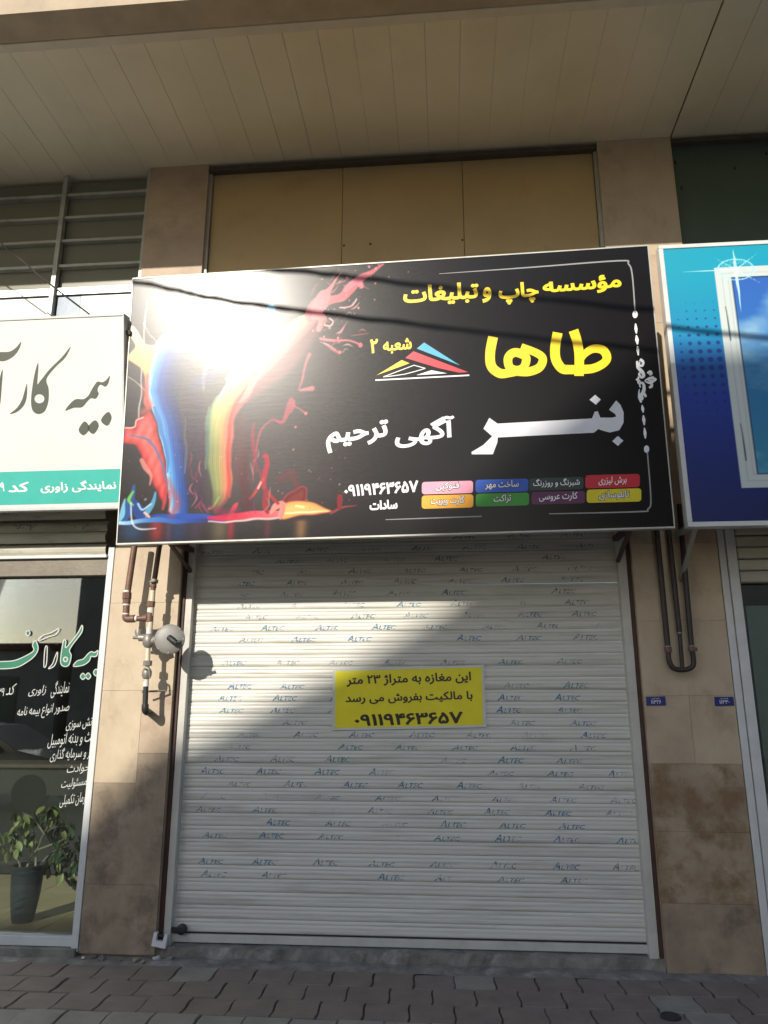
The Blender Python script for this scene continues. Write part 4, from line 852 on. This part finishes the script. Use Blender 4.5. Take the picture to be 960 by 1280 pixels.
stems = [[(160, 620, 0), (200, 500, .02), (250, 430, .05), (290, 330, .03), (365, 215, .0)], [(150, 610, 0), (120, 500, -.03), (80, 440, -.05), (20, 420, -.08), (-40, 330, -.1)], [(235, 600, .02), (240, 470, .06), (245, 370, .1), (210, 300, .1)], [(288, 320, .03), (220, 230, .0), (150, 190, -.04)], [(250, 440, .05), (400, 380, .12), (480, 340, .16)], [(235, 590, .03), (330, 470, .16), (440, 430, .2), (500, 470, .2)], [(100, 470, -.04), (120, 400, -.02), (90, 330, 0)], [(290, 330, .03), (400, 280, .1), (500, 300, .15)]]
for st in stems: MB().tube(cat_rom([pp(x, y, d) for x, y, d in st], False, 4), [.0085 - .006 * i / (4 * (len(st) - 1)) for i in range(4 * (len(st) - 1) + 1)], 6).build('stem', wood, pt, True)
cl = [(150, 230, -.03, 70, 55, 12, 0), (20, 390, -.08, 55, 60, 10, 0), (85, 420, -.04, 45, 40, 7, 0), (190, 365, .08, 50, 45, 9, 0), (95, 330, 0, 45, 35, 8, 0), (345, 190, .0, 55, 40, 10, 0), (270, 240, .02, 60, 50, 8, 0), (430, 250, .12, 60, 60, 10, 1), (370, 330, .12, 70, 70, 12, 1), (450, 420, .18, 75, 90, 16, 1), (400, 530, .2, 70, 80, 14, 1), (460, 600, .2, 50, 60, 8, 1), (340, 500, .16, 50, 70, 8, 1), (510, 480, .2, 40, 80, 8, 1), (-30, 320, -.1, 40, 40, 6, 0)]
for x, y, d, sx, sy, n, k in cl:
    for _ in range(int(n * 1.5)):
        p = pp(x + rng.uniform(-1, 1) * sx, y + rng.uniform(-1, 1) * sy, d + rng.uniform(-.05, .05))
        link('leaf', lm[k if rng.random() < .85 else 1 - k], pt, p, (rng.uniform(-1.3, -.3), rng.uniform(-.5, .5), rng.uniform(0, 6.28)), (rng.uniform(.55, 1.05),) * 3)

# ------------------------------------------------------------------ right shop front
rf = thing('right_shop_front', (2.6, .05, 0), 'white aluminium shop front frame with dark glass right of the right pillar', 'shop front')
def fbox(name, a, c, m, bev=.003): return MB().box(inv(rf, a), inv(rf, c), bev).build(name, m, rf)
fbox('frame_post', (QR + .006, .0, .0), (QR + .055, .12, 3.0), white_alu); fbox('frame_post', (QR + .060, -.012, .0), (QR + .125, .12, 3.0), white_alu)
zt = at(945, 730, .05).z
for i in range(5): fbox('rolled_slat', (QR + .13, -.02 + .012 * (i % 2), zt + .085 * i + .004), (4.5, .06, zt + .085 * (i + 1) - .004), slat_old, .008)
fbox('bottom_rail', (QR + .13, .01, .02), (4.5, .1, .10), white_alu); fbox('pane', (QR + .128, .06, .101), (4.5, .066, zt - .002), glass, 0)
xd = at(937, 800, .3).x; zd = at(945, 757, .3).z
frost = mat('frosted_pane', (.34, .42, .45), .4, var=.05, bump=.02)
fbox('frosted_panel', (xd, .3, .12), (4.3, .34, zd), frost)  # inner panel standing in for the pale frosted door glass
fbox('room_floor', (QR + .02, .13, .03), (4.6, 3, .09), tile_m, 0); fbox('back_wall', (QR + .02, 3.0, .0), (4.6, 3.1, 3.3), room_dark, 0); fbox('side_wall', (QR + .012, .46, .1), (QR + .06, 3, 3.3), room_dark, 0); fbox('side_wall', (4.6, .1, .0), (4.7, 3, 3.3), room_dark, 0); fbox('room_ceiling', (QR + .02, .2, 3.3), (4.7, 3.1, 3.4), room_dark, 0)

# ------------------------------------------------------------------ gas pipes on the left pillar
GY = -.17
gp = thing('gas_pipe', at(184, 850, GY), 'brown gas riser with valve and grey fittings on the left pillar', 'pipe')
def gpt(x, y, dy=0): return inv(gp, at(140 + x / 5.123, 660 + y / 5.123, GY + dy))
def gtube(name, pts, r, m, n=12): return MB().tube(pts, r, n).build(name, m, gp, True)
gtube('pipe', [gpt(152, 60), gpt(97, 430)], .023, pipe_brown); gtube('tape_band', [gpt(98, 400), gpt(97, 412)], .0255, tape)
gtube('union', [gpt(97, 415), gpt(95, 455)], .034, pipe_brown, 8); gtube('union', [gpt(95, 458), gpt(93, 485)], .03, pipe_brown, 8); gtube('tape_band', [gpt(93, 487), gpt(92, 497)], .026, tape)
gtube('pipe', [gpt(92, 498), gpt(90, 545)], .024, pipe_brown); gtube('tape_band', [gpt(90, 546), gpt(89, 555)], .026, tape)
gtube('elbow', cat_rom([gpt(89, 556), gpt(90, 575), gpt(100, 583), gpt(122, 582)], False, 4), .026, pipe_brown)
gtube('pipe', [gpt(122, 582), gpt(215, 578)], .02, pipe_brown); gtube('collar', [gpt(120, 582), gpt(146, 580)], .028, pipe_brown); gtube('tape_band', [gpt(150, 580), gpt(162, 580)], .022, tape); gtube('collar', [gpt(200, 578), gpt(225, 577)], .026, pipe_brown)
gtube('pipe', [gpt(312, 60), gpt(262, 400)], .019, pipe_brown); gtube('collar', [gpt(272, 330), gpt(268, 352)], .029, fit_grey); gtube('lever', [gpt(240, 348, -.03), gpt(280, 338, -.03)], .008, fit_grey, 8); gtube('collar', [gpt(265, 365), gpt(263, 380)], .024, pipe_brown)
gtube('pipe', [gpt(262, 400), gpt(244, 640)], .019, cream); gtube('union', [gpt(252, 470), gpt(247, 505)], .031, pipe_brown, 8); gtube('tape_band', [gpt(246, 515), gpt(245, 540)], .0225, tape); gtube('tee', [gpt(244, 545), gpt(241, 600)], .026, pipe_brown)
gtube('nipple', [gpt(240, 640), gpt(238, 680)], .022, tape)
gtube('pipe', [gpt(232, 760), gpt(228, 860)], .0165, cream); gtube('union', [gpt(229, 850), gpt(227, 882)], .033, fit_grey, 8); gtube('pipe', [gpt(227, 880), gpt(221, 985)], .016, cream)
gtube('valve_body', [gpt(225, 900), gpt(224, 920), gpt(222, 945), gpt(221, 965)], [.024, .034, .034, .024], fit_grey); gtube('valve_lever', cat_rom([gpt(205, 900, -.04), gpt(235, 905, -.045), gpt(243, 960, -.04)], False, 4), .007, fit_grey, 8)
gtube('tape_band', [gpt(218, 985), gpt(217, 1015)], .02, tape); gtube('pipe', [gpt(217, 1016), gpt(213, 1140)], .018, plastic_blk); gtube('elbow', cat_rom([gpt(213, 1130), gpt(213, 1165), gpt(222, 1178, .03), gpt(228, 1178, .08), gpt(230, 1176, .16)], False, 4), .024, plastic_blk)
gtube('clip', [gpt(190, 1048, .05), gpt(345, 1042, .12)], .007, fit_grey, 8)
gr = thing('gas_regulator', at(186, 797, GY), 'round grey gas regulator disc with black handle beside the pipe on the left pillar', 'regulator')
def rgp(x, y, dy=0): return inv(gr, at(140 + x / 5.123, 660 + y / 5.123, GY + dy))
MB().tube([rgp(238, 678), rgp(236, 700), rgp(234, 745), rgp(232, 765)], [.026, .042, .042, .026], 12).build('body', fit_grey, gr, True)
MB().tube([rgp(205, 742), rgp(240, 735), rgp(285, 715)], [.02, .03, .034], 12).build('neck', fit_grey, gr, True)
MB().tube([rgp(232, 705), rgp(175, 702)], .026, 10).build('side_port', fit_grey, gr, True); MB().tube([rgp(172, 700), rgp(170, 665), rgp(170, 648)], [.02, .027, .022], 12).build('cap', fit_grey, gr, True); MB().tube([rgp(205, 705, -.01), rgp(135, 702, -.02)], .011, 8).build('lever', fit_grey, gr, True)
c_ = rgp(370, 712, -.045); Rm = Matrix.Translation(c_) @ Matrix.Rotation(rad(12), 4, 'Z') @ Matrix.Rotation(rad(90), 4, 'X')
MB().lathe([(.045, -.05), (.07, -.035), (.096, -.02), (.104, -.012), (.104, -.004), (.100, 0), (.104, .004), (.104, .012), (.094, .02), (.06, .028), (.035, .031), (.001, .032)], Rm, 32).build('disc', disc_grey, gr, True)
for k in range(8):
    a = 2 * math.pi * k / 8; MB().lathe([(.006, .013), (.006, .02), (.003, .021)], Rm @ Matrix.Translation((.098 * math.cos(a), .098 * math.sin(a), 0)), 8).build('rim_bolt', fit_grey, gr)
MB().tube([rgp(365, 700, -.085), rgp(392, 722, -.10), rgp(415, 740, -.10)], [.021, .023, .017], 10).build('handle', plastic_blk, gr, True); MB().tube([rgp(412, 735, -.10), rgp(446, 728, -.10)], .012, 8).build('handle_tip', plastic_blk, gr, True)

# ------------------------------------------------------------------ pipes on the right pillar
PY = -.07
rp_ = thing('riser_pipes', at(849, 800, PY), 'three dark brown gas risers joined by a bend on the right pillar', 'pipe')
def rpt(x, y, dy=0): return inv(rp_, at(760 + x / 6.095, 650 + y / 6.095, PY + dy))
def rtube(name, pts, r, n=12, m=pipe_dark): return MB().tube(pts, r, n).build(name, m, rp_, True)
rtube('pipe', [rpt(352, -120), rpt(455, 960)], .0195); rtube('pipe', [rpt(440, -120), rpt(545, 860)], .0185); rtube('pipe', [rpt(542, -120), rpt(636, 960)], .0185)
rtube('tape_band', [rpt(455, 958), rpt(456, 966)], .0215, m=fit_grey); rtube('tape_band', [rpt(545, 856), rpt(546, 864)], .0205, m=fit_grey); rtube('tape_band', [rpt(636, 956), rpt(637, 964)], .0205, m=fit_grey)
rtube('union', [rpt(456, 968), rpt(460, 1005)], .026, 8, pipe_brown); rtube('union', [rpt(638, 968), rpt(642, 1000)], .026, 8, pipe_brown); rtube('nut', [rpt(655, 985, -.01), rpt(678, 985, -.01)], .012, 6, pipe_brown)
rtube('pipe', [rpt(546, 866), rpt(566, 1120)], .014)
rtube('u_bend', cat_rom([rpt(460, 1005), rpt(463, 1060), rpt(485, 1115), rpt(530, 1140), rpt(600, 1138), rpt(648, 1110), rpt(650, 1050), rpt(642, 1000)], False, 5), .0175)
# house-number plates
for (cs, num, lab) in (([(808.5, 882), (832.5, 881.5), (831.5, 870.5), (807.5, 871)], '۱۱۳۲۶', 'blue enamel number plate beside the shutter on the right pillar'), ([(894, 882.5), (918, 882), (916.5, 871), (893, 871)], '۱۱۳۳۰', 'dark blue number plate near the white frame on the right pillar')):
    P = [at(x, y, -.006) for x, y in cs]; c0 = (P[0] + P[1]) / 2
    n_ = thing('number_plate', c0, lab, 'number plate', 'house number plates on the right pillar'); bd = Board(n_, homography(cs, [(p.x - c0.x, p.z - c0.z) for p in P]))
    MB().prism([Vector((p.x - c0.x, 0, p.z - c0.z)) for p in P], (0, .004, 0)).build('plate', ink('plate_navy', s8(30, 46, 120)), n_)
    x0, y0 = cs[3]; bd.text(num, (x0 + 6.5, y0 + 9), (x0 + 19, y0 + 8.8), (x0 + 6.2, y0 + 4.2), I_wht, .001, .01, name='number'); bd.text('شهرداری', (x0 + 7, y0 + 3.2), (x0 + 17, y0 + 3), (x0 + 6.9, y0 + 1.2), I_wht, .001, .01, name='small_print')

# rubble at the foot of the pillar
def chunk(seed, s):
    b = MB(); r = random.Random(seed); v = bmesh.ops.create_icosphere(b.bm, subdivisions=1, radius=1)['verts']
    for q in v: q.co = Vector((q.co.x * r.uniform(.6, 1.3), q.co.y * r.uniform(.6, 1.2), max(q.co.z, -.3) * r.uniform(.4, .9))) * s
    return b
for i, (px, py, s, m) in enumerate(((213, 1183, .028, tape), (118, 1196, .026, concrete), (104, 1197, .018, tape), (128, 1199, .032, concrete), (170, 1200, .03, stone_low), (180, 1202, .022, stone_low), (152, 1200, .016, concrete), (222, 1190, .03, concrete), (206, 1192, .02, concrete))):
    p = atz(px, py, .01); p.y = min(p.y, -.02)
    o = chunk(i, s).build('rubble_chunk', m, None, False, p); o.rotation_euler.z = i
    tag(o, ['pale broken mortar lump under the padlock', 'grey cement lump at the foot of the window frame', 'small white chip at the foot of the window frame', 'flat grey cement lump at the left corner of the pillar', 'brown stone lump at the foot of the left pillar', 'small brown stone at the right corner of the left pillar', 'tiny grey crumb in front of the left pillar', 'grey lump beside the threshold below the padlock', 'small grey crumb between pillar and padlock'][i], 'rubble', 'rubble along the wall foot')
dc = atz(838, 1270, .003); dk = MB().lathe([(.052, -.02), (.055, .0), (.048, .006), (.044, .002), (.002, .003)], None, 24).build('drain_cap', black_steel, None, True, dc); tag(dk, 'small round dark iron cap set in the pavers, lower right', 'cap')

# ------------------------------------------------------------------ cables
def cable(pts, r, name, lab, twist=True):
    C = cat_rom(pts, False, 14); b = MB(); base = C[0]
    if twist:
        for ph in (0, 2.1, 4.2):
            q = []
            for i, p in enumerate(C):
                a = i * .55 + ph; w = r * (1 + .35 * math.sin(i * 1.7 + ph)); q.append(p - base + Vector((0, math.cos(a) * w, math.sin(a) * w)))
            b.tube(q, r, 6)
    else: b.tube([p - base for p in C], r, 8)
    o = b.build(name, plastic_blk if twist else pipe_dark, None, True, base); tag(o, lab, 'cable'); return o
def toward_sun(p, Y):
    p = Vector(p); return p + SUN * ((Y - p.y) / SUN.y)
c1 = [toward_sun(p, -4) for p in ((-2.278, -.638, 4.671), (-1.57, -.639, 4.483), (-.4, -.646, 4.258), (1.433, -.659, 3.95))]
c2 = [toward_sun(p, -4) for p in ((-1.166, -.656, 4.701), (-.399, -.661, 4.566), (1.413, -.673, 4.244))]
cable([(-16, -4, 8.6), (-9, -4, 7.35), (-5.2, -4, 6.68)] + c1 + [(2.2, -4, 5.38), (6, -4, 5.3), (14, -4, 5.6)], .011, 'overhead_cable', 'lower twisted black overhead cable strung along the street')
cable([(-16, -4, 8.3), (-9, -4, 7.25), (-5, -4, 6.72)] + c2 + [(2.2, -4, 5.6), (6, -4, 5.4), (14, -4, 5.7)], .012, 'overhead_cable', 'upper twisted black overhead cable strung along the street')
e0, e1 = at(112, 393, -.60), at(0, 303, -.75)
cable([e0, e0.lerp(e1, .5) + Vector((0, 0, -.012)), e1, e1 + (e1 - e0) * 1.5], .0065, 'service_wire', 'thin grey service wire slanting down to the top of the white sign', False)

# ------------------------------------------------------------------ across the street (lights, shades and is mirrored in the panes)
far_wall = mat('far_render', (.50, .46, .40), .8, bump=.2, scale=1.2); roof_m = mat('far_roof', (.22, .10, .07), .8, bump=.2)
op = thing('opposite_house', (0, -22, 0), 'tall rendered house with sloping roof across the street', 'building')
def ob(name, poly, y0, y1, m): MB().prism([Vector((x, y0 + 22, z)) for x, z in poly], (0, y1 - y0, 0)).build(name, m, op)
shade = [(-6.3, 0, -.45), (-3.0, 0, .40), (-2.47, 0, .92), (-2.04, 0, 1.36), (-.76, .12, 1.89), (-.05, .12, 2.29), (.51, -.61, 3.29), (1.33, -.65, 3.88), (1.58, -.55, 3.98)]
edge = [(q.x, q.z) for q in (toward_sun(p, -22) for p in shade)]; edge = edge + [(-3.2, edge[-1][1])]
ob('wall', [(edge[0][0], 0)] + edge + [(-3.2, 0)], -30, -22, far_wall)
for i in range(3):
    for j in range(4):
        x = -12.2 + i * 3.0; z = 1.5 + 3.1 * j
        if z + 1.7 < 11.5: MB().box((x, .0, z), (x + 1.4, .05, z + 1.6), .01).build('window', glass_dark, op)
o2 = thing('low_shop_row', (-30, -22, 0), 'low row of shops across the street beyond the tall house', 'building')
MB().box((-20, -8, 0), (15.5, .0, 3.75)).build('wall', far_wall, o2); MB().box((-20.3, -8.3, 3.75), (15.6, .3, 4.0)).build('roof', roof_m, o2)
for i in range(10): MB().box((-19 + i * 3.4, .001, .1), (-16.6 + i * 3.4, .06, 2.8), .01).build('shop_door', glass_dark, o2)

o3 = thing('added_sky_blocker', (16, -22, 0), 'added plain block across the street beyond the gap, cutting sky light', 'building')  # unseen block added to cut sky light and darken the sign's reflection
MB().box((-12.5, -10, 0), (20, .0, 15)).build('wall', far_wall, o3); MB().box((-12.7, -10.2, 15), (20.2, .2, 15.4)).build('roof', roof_m, o3)
for i in range(8):
    for j in range(4): MB().box((-11.5 + i * 3.8, .001, 1.4 + 3.4 * j), (-9.7 + i * 3.8, .05, 3.1 + 3.4 * j), .01).build('window', glass_dark, o3)
# a parked car on the far side, mirrored in the shop window
car = thing('parked_car', (-8.6, -8.6, -.14), 'pale parked hatchback on the far side of the road', 'car')
paint = mat('car_paint', (.55, .52, .45), .3, var=.02, bump=0, coat=.6); rubber = plastic_blk
side = [(-2.05, .32), (-2.08, .62), (-1.98, .92), (-1.75, 1.02), (-1.25, 1.40), (-.55, 1.50), (.25, 1.46), (.95, 1.04), (1.75, .88), (2.0, .74), (2.08, .45), (2.02, .30)]
b = MB(); rings = []
for k, (yy, ins) in enumerate(((-.82, .10), (-.84, .0), (-.80, .0), (.80, .0), (.84, .0), (.82, .10))):
    r_ = []
    for x, z in side:
        inw = max(0, z - .95) * .42; y2 = math.copysign(abs(yy) - inw, yy); r_.append(b.bm.verts.new((x * (1 - ins * .15), y2, z if z < .4 else z - ins * .3)))
    rings.append(r_)
for A, B in zip(rings, rings[1:]):
    for i in range(len(side)): j = (i + 1) % len(side); b.bm.faces.new((A[i], A[j], B[j], B[i]))
b.bm.faces.new(rings[0][::-1]); b.bm.faces.new(rings[-1]); b.build('body', paint, car)
for sy in (1, -1):
    for P_ in ([(-1.55, 1.0), (-1.18, 1.34), (-.58, 1.42), (-.58, 1.0)], [(-.5, 1.0), (-.5, 1.42), (.2, 1.39), (.72, 1.04), (.7, 1.0)]):
        MB().prism([Vector((x, sy * (.845 - max(0, z - .95) * .42), z)) for x, z in P_], (0, -sy * .03, 0)).build('side_window', glass_dark, car)
    for x in (-1.28, 1.28):
        w_ = MB().lathe([(.2, -.1), (.30, -.1), (.32, -.07), (.32, .07), (.30, .1), (.2, .1)], Matrix.Translation((x, sy * .76, .32)) @ Matrix.Rotation(math.pi / 2, 4, 'X'), 24).build('wheel', rubber, car, True)
        MB().lathe([(.19, -.05), (.19, .108), (.05, .10)], Matrix.Translation((x, sy * .76, .32)) @ Matrix.Rotation(sy * math.pi / 2, 4, 'X'), 20).build('rim', alu_dull, w_)
    MB().box((2.0, sy * .62 - .14, .60), (2.07, sy * .62 + .14, .74), .02).build('headlight', alu, car); MB().box((-2.09, sy * .66 - .1, .66), (-2.0, sy * .66 + .1, .88), .02).build('tail_light', I_red, car)
    MB().box((.55, sy * .90 - .07, .98), (.68, sy * .90 + .07, 1.1), .03).build('mirror', paint, car)
bpy.data.scenes.remove(TS)
